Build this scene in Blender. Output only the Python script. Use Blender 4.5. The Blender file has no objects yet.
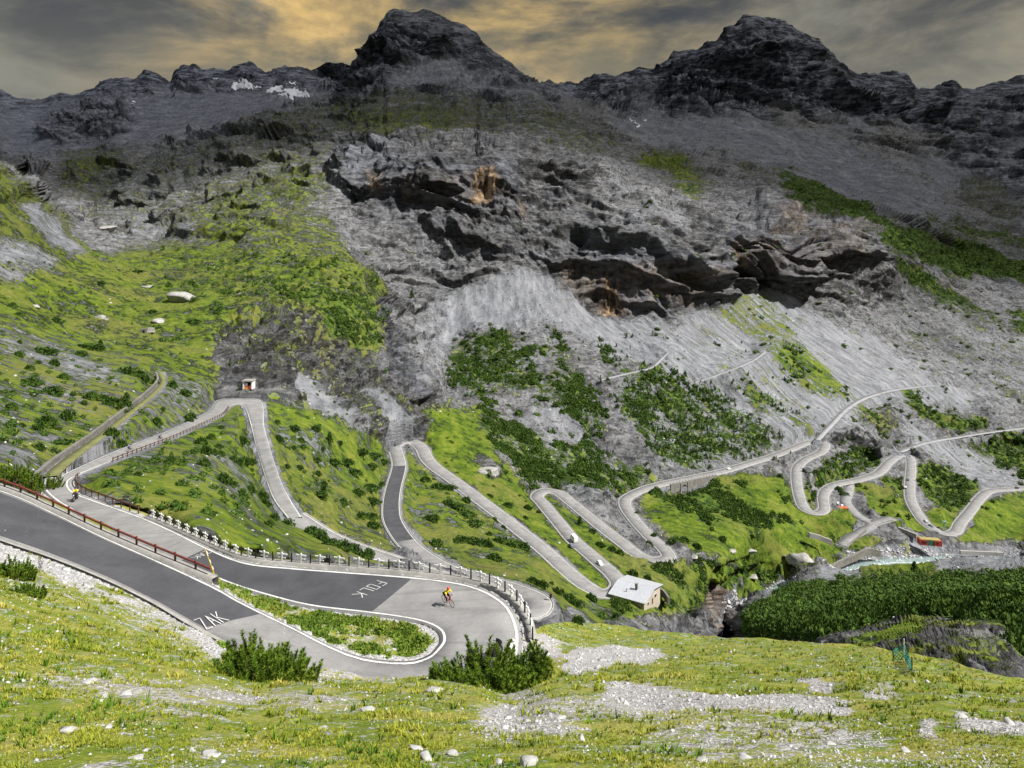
import bpy, bmesh, math, random, zlib
import numpy as np
from mathutils import Vector, Matrix

# ------------------------------------------------------------------ camera, world, sun, exposure
F, HZ, CX = 692.0, 260.0, 512.0            # focal length in pixels, horizon row, centre column
sc = bpy.context.scene
COL = sc.collection
cam_d = bpy.data.cameras.new('camera')
cam = bpy.data.objects.new('camera', cam_d); COL.objects.link(cam)
cam.location = (0, 0, 0); cam.rotation_euler = (math.radians(90), 0, 0)
cam_d.sensor_width = 36.0; cam_d.lens = 36.0 * F / 1024.0
cam_d.shift_y = -(384.0 - HZ) / 1024.0
cam_d.clip_start = 0.3; cam_d.clip_end = 40000
sc.camera = cam

SUN_EL, SUN_AZ = math.radians(50), math.radians(113)      # azimuth clockwise from +Y
sun_d = bpy.data.lights.new('sun', 'SUN'); sun = bpy.data.objects.new('sun', sun_d); COL.objects.link(sun)
sun_d.energy = 5.0; sun_d.angle = math.radians(1.2); sun_d.color = (1.0, 0.965, 0.91)
sdir = Vector((math.sin(SUN_AZ)*math.cos(SUN_EL), math.cos(SUN_AZ)*math.cos(SUN_EL), math.sin(SUN_EL)))
sun.rotation_euler = sdir.to_track_quat('Z', 'Y').to_euler()
sun.location = (300, 100, 500)

world = bpy.data.worlds.new("World"); sc.world = world; world.use_nodes = True
wt = world.node_tree; wt.nodes.clear()

class NT:
    """small helper for building node trees"""
    def __init__(s, tree): s.t = tree
    def n(s, typ, ins=None, **props):
        nd = s.t.nodes.new(typ)
        for k, v in props.items(): setattr(nd, k, v)
        for k, v in (ins or {}).items(): s.set(nd.inputs[k], v)
        return nd
    def set(s, sock, v):
        if isinstance(v, bpy.types.NodeSocket): s.t.links.new(v, sock)
        elif isinstance(v, bpy.types.Node): s.t.links.new(v.outputs[0], sock)
        else:
            if isinstance(v, (tuple, list)) and len(v) == 3 and sock.type == 'RGBA': v = (*v, 1)
            sock.default_value = v
    def m(s, op, a, b=None, c=None, clamp=False):
        nd = s.n('ShaderNodeMath', operation=op, use_clamp=clamp); s.set(nd.inputs[0], a)
        if b is not None: s.set(nd.inputs[1], b)
        if c is not None: s.set(nd.inputs[2], c)
        return nd.outputs[0]
    def noise(s, vec, scale, detail=4, rough=0.55, dist=0.0, typ=None):
        nd = s.n('ShaderNodeTexNoise', {'Vector': vec, 'Scale': scale, 'Detail': detail, 'Roughness': rough, 'Distortion': dist})
        return nd.outputs['Fac']
    def mixc(s, f, a, b, mode='MIX'):
        nd = s.n('ShaderNodeMix', data_type='RGBA', blend_type=mode)
        s.set(nd.inputs[0], f); s.set(nd.inputs[6], a); s.set(nd.inputs[7], b)
        return nd.outputs[2]
    def ramp(s, f, stops, interp='LINEAR'):
        nd = s.n('ShaderNodeValToRGB'); s.set(nd.inputs[0], f); cr = nd.color_ramp; cr.interpolation = interp
        while len(cr.elements) < len(stops): cr.elements.new(0.5)
        for e, (p, c) in zip(cr.elements, stops):
            e.position = p; e.color = (*c, 1) if isinstance(c, tuple) else (c, c, c, 1)
        return nd.outputs[0]
    def step(s, x, lo, hi):
        nd = s.n('ShaderNodeMapRange', {0: x, 1: lo, 2: hi, 3: 0.0, 4: 1.0}, interpolation_type='SMOOTHSTEP')
        return nd.outputs[0]

# sky: a Nishita sky almost wholly behind evening cloud; yellow light breaks through over the central peak
w = NT(wt)
geo = w.n('ShaderNodeTexCoord')
sky = w.n('ShaderNodeTexSky', sky_type='NISHITA', sun_disc=False)
sky.sun_elevation = SUN_EL; sky.sun_rotation = SUN_AZ; sky.altitude = 2400
sep = w.n('ShaderNodeSeparateXYZ', {0: geo.outputs['Generated']})
X, Y, Z = sep.outputs
hor = w.m('SQRT', w.m('ADD', w.m('MULTIPLY', X, X), w.m('MULTIPLY', Y, Y)))
ele = w.m('DIVIDE', Z, w.m('ADD', hor, 0.02))                      # tan(elevation)
az = w.m('ARCTAN2', X, Y)
# cloud deck coordinates: looking at a flat layer of cloud high above
cp = w.n('ShaderNodeCombineXYZ', {0: w.m('DIVIDE', X, w.m('ADD', w.m('ABSOLUTE', Z), 0.22)), 1: w.m('MULTIPLY', w.m('DIVIDE', Y, w.m('ADD', w.m('ABSOLUTE', Z), 0.22)), 1.5), 2: 0.0})
dv = w.n('ShaderNodeCombineXYZ', {0: w.m('MULTIPLY', az, 1.5), 1: w.m('MULTIPLY', ele, 3.2), 2: 0.0}).outputs[0]
n1 = w.m('ADD', w.m('MULTIPLY', w.noise(dv, 2.3, 9, 0.60, 0.35), .75), w.m('MULTIPLY', w.noise(cp.outputs[0], 0.95, 8, 0.62, 0.6), .25))
n2 = w.noise(w.n('ShaderNodeMapping', {'Vector': dv, 'Location': (5.3, 2.2, 0)}).outputs[0], 3.2, 8, 0.6, 0.3)
lum = w.step(n1, 0.42, 0.64)
warm_az = w.m('ADD', w.step(az, -0.62, -0.30), w.m('MULTIPLY', w.step(az, 0.10, 0.33), -0.86))
warm = w.m('MULTIPLY', warm_az, w.step(n2, 0.33, 0.58), clamp=True)
cloud_cold = w.mixc(lum, (0.034, 0.036, 0.037), (0.165, 0.160, 0.125))
cloud_warm = w.mixc(lum, (0.13, 0.115, 0.070), (0.62, 0.41, 0.14))
cl = w.mixc(warm, cloud_cold, cloud_warm)
# low band above the ridges is paler
low = w.m('SUBTRACT', 1.0, w.step(ele, 0.22, 0.36))
cl = w.mixc(w.m('MULTIPLY', low, 0.28), cl, (0.20, 0.185, 0.135))
# cloud overhead, out of view, made bright to light the ground
up = w.step(ele, 0.55, 1.6)
cl = w.mixc(up, cl, w.mixc(lum, (0.31, 0.36, 0.46), (0.64, 0.68, 0.78)))
bg_cl = w.n('ShaderNodeBackground', {'Color': cl, 'Strength': 1.0})
bg_sky = w.n('ShaderNodeBackground', {'Color': sky.outputs[0], 'Strength': 0.08})
mx = w.n('ShaderNodeMixShader', {0: 0.94, 1: bg_sky.outputs[0], 2: bg_cl.outputs[0]})
w.n('ShaderNodeOutputWorld', {0: mx.outputs[0]})

vs = sc.view_settings
vs.view_transform = 'Standard'; vs.look = 'None'; vs.gamma = 1.0; vs.use_curve_mapping = False
vs.exposure = 0.66
sc.cycles.max_bounces = 5; sc.cycles.diffuse_bounces = 3; sc.cycles.glossy_bounces = 2
sc.cycles.transparent_max_bounces = 6
sc.cycles.use_denoising = True

# ------------------------------------------------------------------ helpers
def P3(u, v, D):
    return np.array([(u-CX)/F*D, D, -(v-HZ)/F*D])
def D_of(v, z):
    return -z*F/(v-HZ)
def PZ(u, v, z):
    return P3(u, v, D_of(v, z))
def pix(p):
    return (CX+p[0]/p[1]*F, HZ-p[2]/p[1]*F)

rng = np.random.default_rng(7)
_perm = rng.permutation(256); _perm = np.concatenate([_perm, _perm])
_grad = rng.normal(size=(256, 3)); _grad /= np.linalg.norm(_grad, axis=1)[:, None]
def perlin(x, y, z):
    xi, yi, zi = np.floor(x).astype(np.int64), np.floor(y).astype(np.int64), np.floor(z).astype(np.int64)
    xf, yf, zf = x-xi, y-yi, z-zi
    xi &= 255; yi &= 255; zi &= 255
    fu, fv, fw = (t*t*t*(t*(t*6-15)+10) for t in (xf, yf, zf))
    out = 0
    for dx in (0, 1):
        wx = fu if dx else 1-fu
        for dy in (0, 1):
            wy = fv if dy else 1-fv
            for dz in (0, 1):
                wz = fw if dz else 1-fw
                g = _grad[_perm[_perm[(xi+dx) & 255]+((yi+dy) & 255)] ^ ((zi+dz) & 255)]
                out = out+wx*wy*wz*(g[..., 0]*(xf-dx)+g[..., 1]*(yf-dy)+g[..., 2]*(zf-dz))
    return out*1.5
def fbm(x, y, z, s, o=4, ridged=False, gain=0.5):
    a, t, n = 1.0, 0.0, 0.0
    for i in range(o):
        k = 2.03**i/s
        p = perlin(x*k+i*17.3, y*k+i*5.1, z*k+i*9.7)
        t = t+a*((1-2*np.abs(p)) if ridged else p); n += a; a *= gain
    return t/n
def sstep(x, a, b):
    t = np.clip((x-a)/(b-a), 0, 1); return t*t*(3-2*t)

def material(name, rough=0.9, spec=0.2):
    m = bpy.data.materials.new(name); m.use_nodes = True; t = NT(m.node_tree); m.node_tree.nodes.clear()
    bs = t.n('ShaderNodeBsdfPrincipled', {'Roughness': rough, 'Specular IOR Level': spec})
    t.n('ShaderNodeOutputMaterial', {0: bs.outputs[0]})
    return m, t, bs
MATS = {}
def simple(name, col, rough=0.85, spec=0.2, var=0.25, scale=6.0, metal=0.0, bump=0.0):
    """a procedural material: two-scale mottling and wear around one colour"""
    if name in MATS: return MATS[name]
    m, t, bs = material(name, rough, spec)
    tc = t.n('ShaderNodeTexCoord').outputs['Object']
    n = t.noise(tc, scale, 5, 0.6); n2 = t.noise(tc, scale*0.17, 3, 0.5)
    f = t.m('ADD', t.m('MULTIPLY', n, 0.6), t.m('MULTIPLY', n2, 0.4))
    lo = tuple(c*(1-var) for c in col); hi = tuple(min(1, c*(1+var)) for c in col)
    c = t.ramp(f, [(0.3, lo), (0.7, hi)])
    t.set(bs.inputs['Base Color'], c); bs.inputs['Metallic'].default_value = metal
    if bump:
        b = t.n('ShaderNodeBump', {'Strength': 0.6, 'Distance': bump, 'Height': n}); t.set(bs.inputs['Normal'], b.outputs[0])
    MATS[name] = m
    return m

def mesh_obj(name, verts, faces, mat=None, parent=None, smooth=False, mats=None, midx=None):
    me = bpy.data.meshes.new(name)
    verts = np.asarray(verts, dtype=np.float32)
    if isinstance(faces, np.ndarray):
        nf, k = faces.shape
        me.vertices.add(len(verts)); me.vertices.foreach_set('co', verts.ravel())
        me.loops.add(nf*k); me.loops.foreach_set('vertex_index', faces.astype(np.int32).ravel())
        me.polygons.add(nf); me.polygons.foreach_set('loop_start', np.arange(0, nf*k, k, dtype=np.int32))
        me.update(calc_edges=True)
    else:
        me.from_pydata([tuple(float(c) for c in v) for v in verts], [], faces); me.update()
    if smooth: me.polygons.foreach_set('use_smooth', np.ones(len(me.polygons), dtype=bool))
    for mm in (mats or ([mat] if mat else [])): me.materials.append(mm)
    if midx is not None: me.polygons.foreach_set('material_index', np.asarray(midx, dtype=np.int32))
    o = bpy.data.objects.new(name, me); COL.objects.link(o)
    if parent: o.parent = parent
    return o
def tag(o, label=None, cat=None, group=None, kind=None):
    if label: o['label'] = label
    if cat: o['category'] = cat
    if group: o['group'] = group
    if kind: o['kind'] = kind
    return o
def empty(name, loc, rz=0.0, label=None, cat=None, group=None):
    o = bpy.data.objects.new(name, None); COL.objects.link(o); o.location = tuple(float(c) for c in loc); o.rotation_euler = (0, 0, rz)
    o.empty_display_size = 0.2
    return tag(o, label, cat, group)
def vattr(o, name, arr):
    a = o.data.attributes.new(name, 'FLOAT_COLOR', 'POINT'); a.data.foreach_set('color', arr.astype(np.float32).ravel())
# ------------------------------------------------------------------ roads: edge and centre lines read as (u, v, z)
def smooth_line(pts, step):
    """Catmull-Rom through 3D points, resampled at a step in metres"""
    p = np.asarray(pts, float); p = np.vstack([2*p[0]-p[1], p, 2*p[-1]-p[-2]])
    out = []
    for i in range(1, len(p)-2):
        n = max(2, int(np.linalg.norm(p[i+1]-p[i])/step)+1)
        for k in range(n):
            t = k/n
            out.append(0.5*((2*p[i])+(-p[i-1]+p[i+1])*t+(2*p[i-1]-5*p[i]+4*p[i+1]-p[i+2])*t*t+(-p[i-1]+3*p[i]-3*p[i+1]+p[i+2])*t**3))
    out.append(p[-2]); return np.array(out)
# upper road: left edge / right edge stations with height
A_ST = [((-120,452),(-120,497),-20.6),((0,490),(0,540),-22),((50,511),(50,557),-23),((100,535),(100,577),-23.9),((150,557),(148,600),-24.6),
 ((213,585),(187,622),-25.4),((237,599),(227,644),-25.9),((265,613),(258,662),-26.2),((292,626),(290,680),-26.6),((330,645),(325,705),-27.1),((363,657),(358,725),-27.4),
 ((405,661),(410,734),-27.7),((426,656),(470,720),-27.9),((436,647),(510,686),-28.05),((440,639),(522,648),-28.2),((436,630),(519,622),-28.4),
 ((421,623),(505,601),-28.6),((395,618),(472,585),-28.9),((363,614),(420,577),-29.2),((307,607),(345,571),-29.8),((260,595),(292,567),-30.2),
 ((227,584),(247,562),-30.5),((190,568),(212,549),-30.9),((150,552),(170,529),-31.3),((117,537),(137,515),-31.7),((75,513),(98,501),-32.3),
 ((52,499),(76,492),-33),((43,487),(70,484),-33.6),((58,477),(74,478),-34.4),((83,465),(93,469),-36.2),((125,447),(133,453),-41.5),
 ((165,432),(172,438),-47.5),((193,419),(201,425),-52.5),((209,411),(221,415),-56.5),((218,400),(229,407),-59.5),((240,398.6),(238,404),-61),((261,401),(245,408),-62.2),
 ((265,428),(251,428),-64.5),((273,457),(257,450),-66.6),((282,483),(265,477),-69),((291,500),(273,499),-71.2),((302,517),(287,518),-73.2)]
A_L = np.array([PZ(*l, z) for l, r, z in A_ST]); A_R = np.array([PZ(*r, z) for l, r, z in A_ST])
# the rest of the descent: centre line
B_PT = [(294,517,-73.2),(324,536,-76),(362,552,-79),(402,565,-81),(450,581,-85),(495,599,-88),(520,611,-89.8),(535,611,-90.8),(538,601,-92),(518,591,-93.4),(482,580,-95),
 (443,568,-97),(411,547,-99.5),(394,524,-102),(391,508,-103.5),(393,490,-105.5),(399,466,-108.5),(396,452,-110),(395,446,-110.6),(402,442.5,-111.2),(414,442.5,-112),(422,449,-112.8),
 (427,459,-113.8),(436,468,-115),(453,480,-116.5),(473,495,-118.3),(497,513,-120.5),(520,531,-122.8),(545,551,-125),(568,572,-127.4),(586,586,-129),(601,593,-130.2),
 (614,592,-131),(619,584,-131.6),(612,574,-132.2),(603,566,-132.8),(587,552,-134),(573,540,-135),(558,522,-136.8),(543,504,-138.6),(537,496.5,-139.5),(544,491,-140.2),(558,493,-140.8),
 (573,504,-142),(600,526,-144.2),(622,543,-146.2),(638,555,-147.8),(655,560.5,-149),(668,557.5,-149.8),(664,549,-150.6),(650,537,-151.8),(633,518,-153.6),(625,505,-155),(628,497,-156),
 (647,488,-158),(670,482,-160),(700,476,-162.6),(727,470,-165),(750,463,-167.3),(770,457,-169),(789,450,-171.2),(806,443,-173),(817,441.2,-174),(825,444,-174.8),(821,452,-175.6),(808,458,-176.6),
 (798,466,-178),(796,477,-179.3),(799,496,-181.5),(805,509,-183.2),(817,513,-184.2),(824,509,-184.8),(823,499,-185.8),(826,490,-187),(837,484,-188.2),(859,479.5,-190),(878,473,-191.6),(889,462,-193),(900,455,-194.2),
 (909,457,-195),(911,466,-196),(910,480,-197.3),(910,497,-199.3),(916,511,-201),(927,525,-203),(943,533,-205),(955,531.5,-206.2),(960,523,-207.2),(970,511,-209),(981,497,-211.5),(992,490.5,-213),(1024,488,-216.5),(1144,478,-228)]
B_C = smooth_line([PZ(*p) for p in B_PT], 2.0)
def offset_line(c, off):
    t = np.gradient(c, axis=0); t[:, 2] = 0; t /= np.linalg.norm(t, axis=1)[:, None]
    n = np.stack([-t[:, 1], t[:, 0], 0*t[:, 0]], 1)
    return c+n*(off if np.ndim(off) == 0 else np.asarray(off)[:, None])
B_W = np.interp(B_C[:, 1], [170, 250, 420, 600], [7.4, 7.6, 8.2, 9.0])
# side tracks (centre line, width)
TRACKS = [
 ([(50,477,106),(66,462,118),(100,437,150),(130,413,195),(152,395,235),(163,382,270),(160,372,290)], 1.9, 'track'),
 ([(850,482.5,592),(848,493,566),(846,503,545),(858,516,522),(872,524,508),(862,531,498),(850,538,490),(842,545,482)], 8.0, 'lane'),
 ([(872,524,508),(884,520,513),(893,518,516)], 9.0, 'lane'),
 ([(817,440,652),(832,424,690),(848,408,735),(868,397,775),(900,389,810),(940,386,850),(980,392,880),(1030,402,890),(1144,420,880)], 5.5, 'track'),
 ([(900,452,690),(925,443,720),(960,437,750),(1000,431,790),(1060,424,830)], 5.0, 'track'),
 ([(600,380,660),(625,374,680),(650,368,695),(662,358,715),(668,352,722)], 4.0, 'track'),
 ([(690,384,690),(720,374,705),(750,362,735),(765,352,770)], 3.4, 'track'),
]
TR = [(smooth_line([P3(*p) for p in pts], 3.0), wd, kd) for pts, wd, kd in TRACKS]

# ------------------------------------------------------------------ terrain depth fields: control points (u, v, distance)
def rbf(ctrl, scale_v=1.35):
    c = np.array(ctrl, float); X = c[:, :2]*[1, scale_v]; y = np.log(c[:, 2])
    r = np.linalg.norm(X[:, None]-X[None], axis=2)
    n = len(c); A = np.zeros((n+3, n+3)); A[:n, :n] = -r+np.eye(n)*0.6
    Q = np.column_stack([np.ones(n), X/1000]); A[:n, n:] = Q; A[n:, :n] = Q.T
    s = np.linalg.solve(A, np.concatenate([y, np.zeros(3)]))
    def f(u, v):
        sh = u.shape; q = np.column_stack([u.ravel(), v.ravel()*scale_v]); out = np.empty(len(q))
        for i in range(0, len(q), 20000):
            k = q[i:i+20000]
            out[i:i+20000] = -np.sqrt(((k[:, None]-X[None])**2).sum(2)) @ s[:n]+np.column_stack([np.ones(len(k)), k/1000]) @ s[n:]
        return out.reshape(sh)
    return f
def grid_eval(f, U, V):
    """evaluate on a 3-pixel lattice and interpolate"""
    u0, v0 = U.min()-3, V.min()-3; nu, nv = int((U.max()-u0)/3)+3, int((V.max()-v0)/3)+3
    gu, gv = np.meshgrid(u0+3*np.arange(nu), v0+3*np.arange(nv)); g = f(gu, gv)
    return bil(g, (U-u0)/3, (V-v0)/3)
def bil(g, x, y):
    x = np.clip(x, 0, g.shape[1]-1.001); y = np.clip(y, 0, g.shape[0]-1.001)
    i, j = x.astype(int), y.astype(int); fx, fy = x-i, y-j
    if g.ndim == 3: fx, fy = fx[..., None], fy[..., None]
    return (g[j, i]*(1-fx)+g[j, i+1]*fx)*(1-fy)+(g[j+1, i]*(1-fx)+g[j+1, i+1]*fx)*fy

near_c = []
for u, prof in {
 -120: [(900,6),(840,8.3),(768,12),(700,18),(640,25),(590,34),(540,46),(515,53),(440,90)],
 -40: [(900,6),(840,8.3),(768,12),(700,18),(640,26),(590,37),(560,47)],
 0: [(900,6),(840,8.3),(768,12),(720,16),(680,20.5),(640,27.5),(600,37),(575,44),(556,50)],
 100: [(900,6),(840,8.3),(768,12),(720,16.5),(680,22.5),(640,32),(610,41),(590,48)],
 200: [(900,6),(840,8.3),(768,12),(720,17),(700,21),(680,27),(660,34),(643,41)],
 300: [(900,6),(840,8.3),(768,12),(740,15),(720,18.5),(700,24),(685,30),(672,36),(664,40)],
 400: [(900,6),(840,8.3),(768,12),(740,15),(720,18.5),(700,24),(688,31),(679,37)],
 480: [(900,6),(840,8.3),(768,12),(740,15),(720,18.8),(700,25),(688,32),(681,37.5)],
 550: [(900,6),(840,8.3),(768,12),(740,15),(720,19),(700,25.5),(685,34),(668,45),(656,51)],
 620: [(900,6),(840,8.3),(768,12),(720,19.5),(700,26),(682,36),(668,46),(652,57),(632,75)],
 700: [(900,6),(840,8.3),(768,12),(720,19.5),(700,26),(680,36),(660,50),(648,62),(640,74)],
 780: [(900,6),(840,8.3),(768,12),(720,19.2),(700,25.5),(680,35),(660,49),(645,66)],
 860: [(900,6),(840,8.3),(768,12),(720,19),(700,24.5),(680,33),(660,46),(648,58)],
 940: [(900,6),(840,8.3),(768,12),(720,18.5),(700,24),(680,34),(667,46)],
 1024: [(900,6),(840,8.3),(768,12),(730,17),(710,22),(696,29),(686,40)],
 1144: [(900,6),(840,8.3),(768,13),(730,19),(705,36)]}.items():
    near_c += [(u, v, d) for v, d in prof]
near_c += [(560,640,62),(545,628,66),(575,624,72),(600,627,74)]
# island inside the bend, banks between the two road levels
near_c += [(350,638,51.5),(390,640,51),(410,636,52.5),(330,628,53),(280,612,56),(250,600,58)]
def road_ctrl(cond):
    out = []
    for L, R in zip(A_L, A_R):
        for q in (L*.97+R*.03, (L+R)/2, L*.03+R*.97):
            u, v = pix(q)
            if cond(u, v, q[1]): out.append((u, v, q[1]))
    return out
near_c += road_ctrl(lambda u, v, D: D < 130 and (v < 672 or (u > 505 and v < 690)))

NT_PTS = [(-130,438),(0,485),(38,500),(43,480),(56,473),(74,470),(80,484),(100,497),(139,511),(172,526),(214,546),(247,558),(292,563),(345,567),(405,570),(440,573),(476,580),
 (508,594),(522,608),(530,622),(534,634),(545,626),(560,622),(585,622),(610,626),(650,632),(700,638),(740,639),(800,643),(850,645),(905,653),(960,667),(1024,684),(1150,700)]
def n_top(u): return np.interp(u, [p[0] for p in NT_PTS], [p[1] for p in NT_PTS])

SKY = [(-130,96),(-60,86),(0,90),(15,98),(33,102),(51,98),(74,95.5),(94,89),(99,81.6),(119,80),(134,79),(145,70.7),(157,75),(170,83),(175,74),(181,67.6),(193,66),(203,71),(216,70.7),(223,72),(230,73),
 (239,65),(249,63),(256,67),(265,73.6),(283,66.5),(298,68.5),(311,72),(326,64),(339,63.5),(351.6,67),(354,60),(364,48),(368,38),(377,30.5),(384,22),(388,13),(397,10.7),(412,13),(425,9.7),(438,14),
 (448,20),(461,24),(476,34),(481,42),(496,53),(510,62),(524,75),(540,82.5),(555,85),(569,82.5),(580,86),(594,73.6),(613,76),(629,73.6),(639,66.5),(654,71),(667,61),(674,52),(697,52),(705,44),(715,42),
 (725,30.5),(743,19),(756,17),(768,18),(784,23),(799,32),(816,40),(830,52),(837,66),(859,77),(873,76),(885,74),(906,74.5),(913,85),(917,91),(925,89),(932,92),(944,82),(956,82),(963,89),(975,90.5),
 (987,84),(1004,82),(1020,77),(1060,70),(1150,58)]
far_c = [(u, v+1, 3400 if u < 352.5 else (2350 if u < 526 else 3600)) for u, v in SKY]
far_c += [(352.5,70,3300),(352.5,80,3200),(356,64,2350),(356,80,2200),(350,95,2900),(354,97,2000)]
far_c += [
 # left: bowl and rocky slopes
 (-120,130,2600),(0,130,2600),(0,158,2100),(100,120,2500),(200,100,2900),(200,125,2300),(260,100,2800),(300,98,2700),(260,122,2000),(150,150,1800),(50,160,1800),(60,195,1300),(100,180,1500),(150,190,1250),
 (200,180,1150),(250,150,1350),(300,115,1900),(85,225,1000),(120,240,850),(170,245,780),(200,225,850),(250,235,740),(300,200,900),(330,160,1100),(300,135,1500),(350,110,1750),(350,130,1350),
 (140,262,660),(250,270,600),(300,262,620),(200,265,640),
 # left hillside with its crest
 (-120,140,430),(0,168,560),(20,183,575),(45,210,600),(75,234,640),(0,160,1900),(20,175,1700),(47,202,1250),(78,226,900),(110,252,660),
 (-120,200,380),(-120,300,240),(-120,380,140),(-120,430,95),(-120,480,80),(0,250,420),(50,250,490),(0,205,490),(0,300,320),(60,310,370),(150,327,400),(100,280,480),(200,300,470),
 (0,340,240),(50,350,265),(100,350,310),(0,380,180),(50,400,180),(0,420,135),(50,440,135),(0,455,103),(20,472,92),(0,490,85),(38,486,98),(30,470,103),(60,455,128),(100,425,175),(100,395,210),
 (158,388,250),(150,360,300),(200,385,290),(215,380,320),(60,500,95),(100,520,92),
 # inside of the first loop
 (90,478,98),(110,492,93),(140,505,92),(150,480,112),(200,535,80),(200,500,104),(200,460,150),(240,430,215),(240,540,90),(240,500,135),(250,480,170),(260,545,90),(290,545,110),(330,556,100),(400,566,100),(400,600,110),
 (280,410,300),(300,395,335),(250,385,318),(320,440,290),(340,500,240),(380,540,222),(360,470,310),(370,430,370),(300,470,250),
 # knoll and the gorge edge
 (255,340,370),(300,360,380),(300,310,450),(330,400,360),(350,300,520),(350,350,450),(380,350,480),(380,400,420),(405,415,425),(340,265,600),(365,278,585),(385,310,545),(410,350,505),(434,392,450),
 (374,262,770),(397,298,745),(424,342,700),(446,388,620),(430,412,445),(460,430,445),(480,400,540),(470,460,410),(520,470,430),
 # central massif
 (400,260,800),(400,222,875),(350,230,850),(350,190,950),(400,206,912),(400,190,916),(400,162,926),(400,150,950),(400,143,1060),(450,138,1070),(450,149,950),(450,162,926),(450,206,910),(450,225,880),(450,250,850),(450,300,780),(450,350,700),(480,330,720),(500,290,790),(500,250,845),
 (500,208,912),(500,165,930),(500,153,960),(500,138,1150),(430,118,1350),(500,115,1450),(430,104,1650),(500,103,1700),(420,97,1800),(480,97,1850),(400,60,2150),(450,60,2150),(430,30,2280),(500,80,2100),(532,92,2000),
 (548,104,1850),(560,125,1450),(550,200,945),(550,155,1080),(550,232,880),(550,250,848),(550,275,832),(550,300,795),(550,350,690),(530,400,570),(560,440,520),(600,309,815),(600,298,824),(600,252,836),(600,238,862),(600,200,945),(600,160,1150),(590,125,1600),
 (620,400,620),(600,450,530),(650,450,560),(650,350,740),(650,314,808),(650,300,814),(650,258,830),(650,240,866),(650,200,965),(640,150,1500),(655,162,1450),(700,322,826),(700,308,834),(700,262,850),(700,244,885),(700,210,985),(700,175,1400),
 (720,400,700),(750,350,810),(740,295,920),(760,280,980),(780,272,962),(780,228,985),(780,214,1040),(780,190,1400),(800,310,960),(850,350,890),(850,270,1015),(850,232,1040),(850,222,1100),(888,262,1075),(884,236,1100),(850,205,1600),(880,400,770),(900,300,1120),(950,350,1020),
 (950,280,1300),(950,225,1800),(1024,330,1180),(1024,400,910),(1024,445,800),(1024,260,1600),(1024,205,2300),(950,185,2600),(850,165,2600),(800,150,2650),(750,130,2700),(700,120,2750),(650,118,2800),(600,108,2900),(565,100,3000),(548,92,3100),
 (700,80,3300),(800,80,3300),(900,110,3200),(1000,120,3200),(1144,120,3000),(1144,220,2000),(1144,300,1300),(1144,400,900),
 # valley
 (560,470,450),(600,490,430),(600,510,400),(700,500,470),(750,480,520),(750,505,485),(780,490,520),(760,530,430),(700,540,390),(720,560,370),(690,580,330),(690,612,300),(660,600,280),(655,615,262),
 (620,628,222),(580,612,215),(560,590,235),(500,560,255),(450,530,280),(440,500,320),(600,600,262),(640,600,268),(735,632,372),(742,600,405),(780,585,430),(800,560,440),(830,560,452),(850,568,460),(890,560,475),(940,548,497),(1000,556,485),
 (1024,556,482),(1024,520,590),(990,520,560),(860,512,528),(880,508,548),(860,549,474),(900,545,490),(870,460,700),(860,440,700),(960,470,700),(950,490,640),(1000,470,720),(1144,500,560),
 # thicket slope across the stream, and the rocky bluff before it
 (1024,650,95),(1024,620,130),(1024,590,190),(1024,566,350),(960,612,125),(950,590,200),(950,572,400),(880,620,125),(860,600,200),(860,582,370),(880,572,420),(920,570,430),(800,636,130),(800,605,230),(790,592,340),(762,620,210),(750,632,230),
 (745,615,330),(1144,660,90),(1144,580,260),
 (905,656,72),(905,640,84),(905,628,95),(960,655,70),(960,640,80),(960,622,95),(1010,670,62),(1010,648,78),(1000,628,92),(850,646,88),(850,636,98),
 # out of sight behind the near crest
 (140,560,140),(300,600,150),(400,610,150),(500,640,150),(560,660,150),(640,680,150),(700,700,170),(800,700,100),(900,700,70),(1024,740,50),(730,660,300),(740,650,320),(1144,760,45)]
far_c += road_ctrl(lambda u, v, D: D > 95)
for i in range(0, len(B_C), 4):
    far_c.append((*pix(B_C[i]), B_C[i][1]))
for c, wd, kd in TR:
    for i in range(0, len(c), 4): far_c.append((*pix(c[i]), c[i][1]))
# thin out near-duplicates
def thin(cs, d=2.0):
    out = []
    for c in cs:
        if all((c[0]-o[0])**2+(c[1]-o[1])**2 > d*d for o in out): out.append(c)
    return out
near_f, far_f = rbf(thin(near_c)), rbf(thin(far_c))

# ------------------------------------------------------------------ ground cover maps, painted in plan by polygons and broken up by noise
MW, MH, MO = 1280, 800, 128                 # raster, with a margin of MO columns on the left
def poly_mask(poly):
    p = np.array(poly, float); m = np.zeros((MH, MW), bool)
    u0, u1 = int(max(-MO, p[:, 0].min()-1)), int(min(MW-MO-1, p[:, 0].max()+2)); v0, v1 = int(max(0, p[:, 1].min()-1)), int(min(MH-1, p[:, 1].max()+2))
    U, V = np.meshgrid(np.arange(u0, u1), np.arange(v0, v1)); ins = np.zeros(U.shape, bool)
    for (x1, y1), (x2, y2) in zip(p, np.roll(p, -1, 0)):
        if y1 == y2: continue
        c = ((V >= min(y1, y2)) & (V < max(y1, y2))) & (U < (x2-x1)*(V-y1)/(y2-y1)+x1)
        ins ^= c
    m[v0:v1, u0+MO:u1+MO] = ins
    return m
def blur(a, r):
    for ax in (0, 1):
        k = np.concatenate([np.repeat(a.take([0], ax), r, ax), a, np.repeat(a.take([-1], ax), r+1, ax)], ax).cumsum(ax)
        n = a.shape[ax]
        a = (k.take(range(2*r+1, 2*r+1+n), ax)-k.take(range(0, n), ax))/(2*r+1)
    return a
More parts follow.
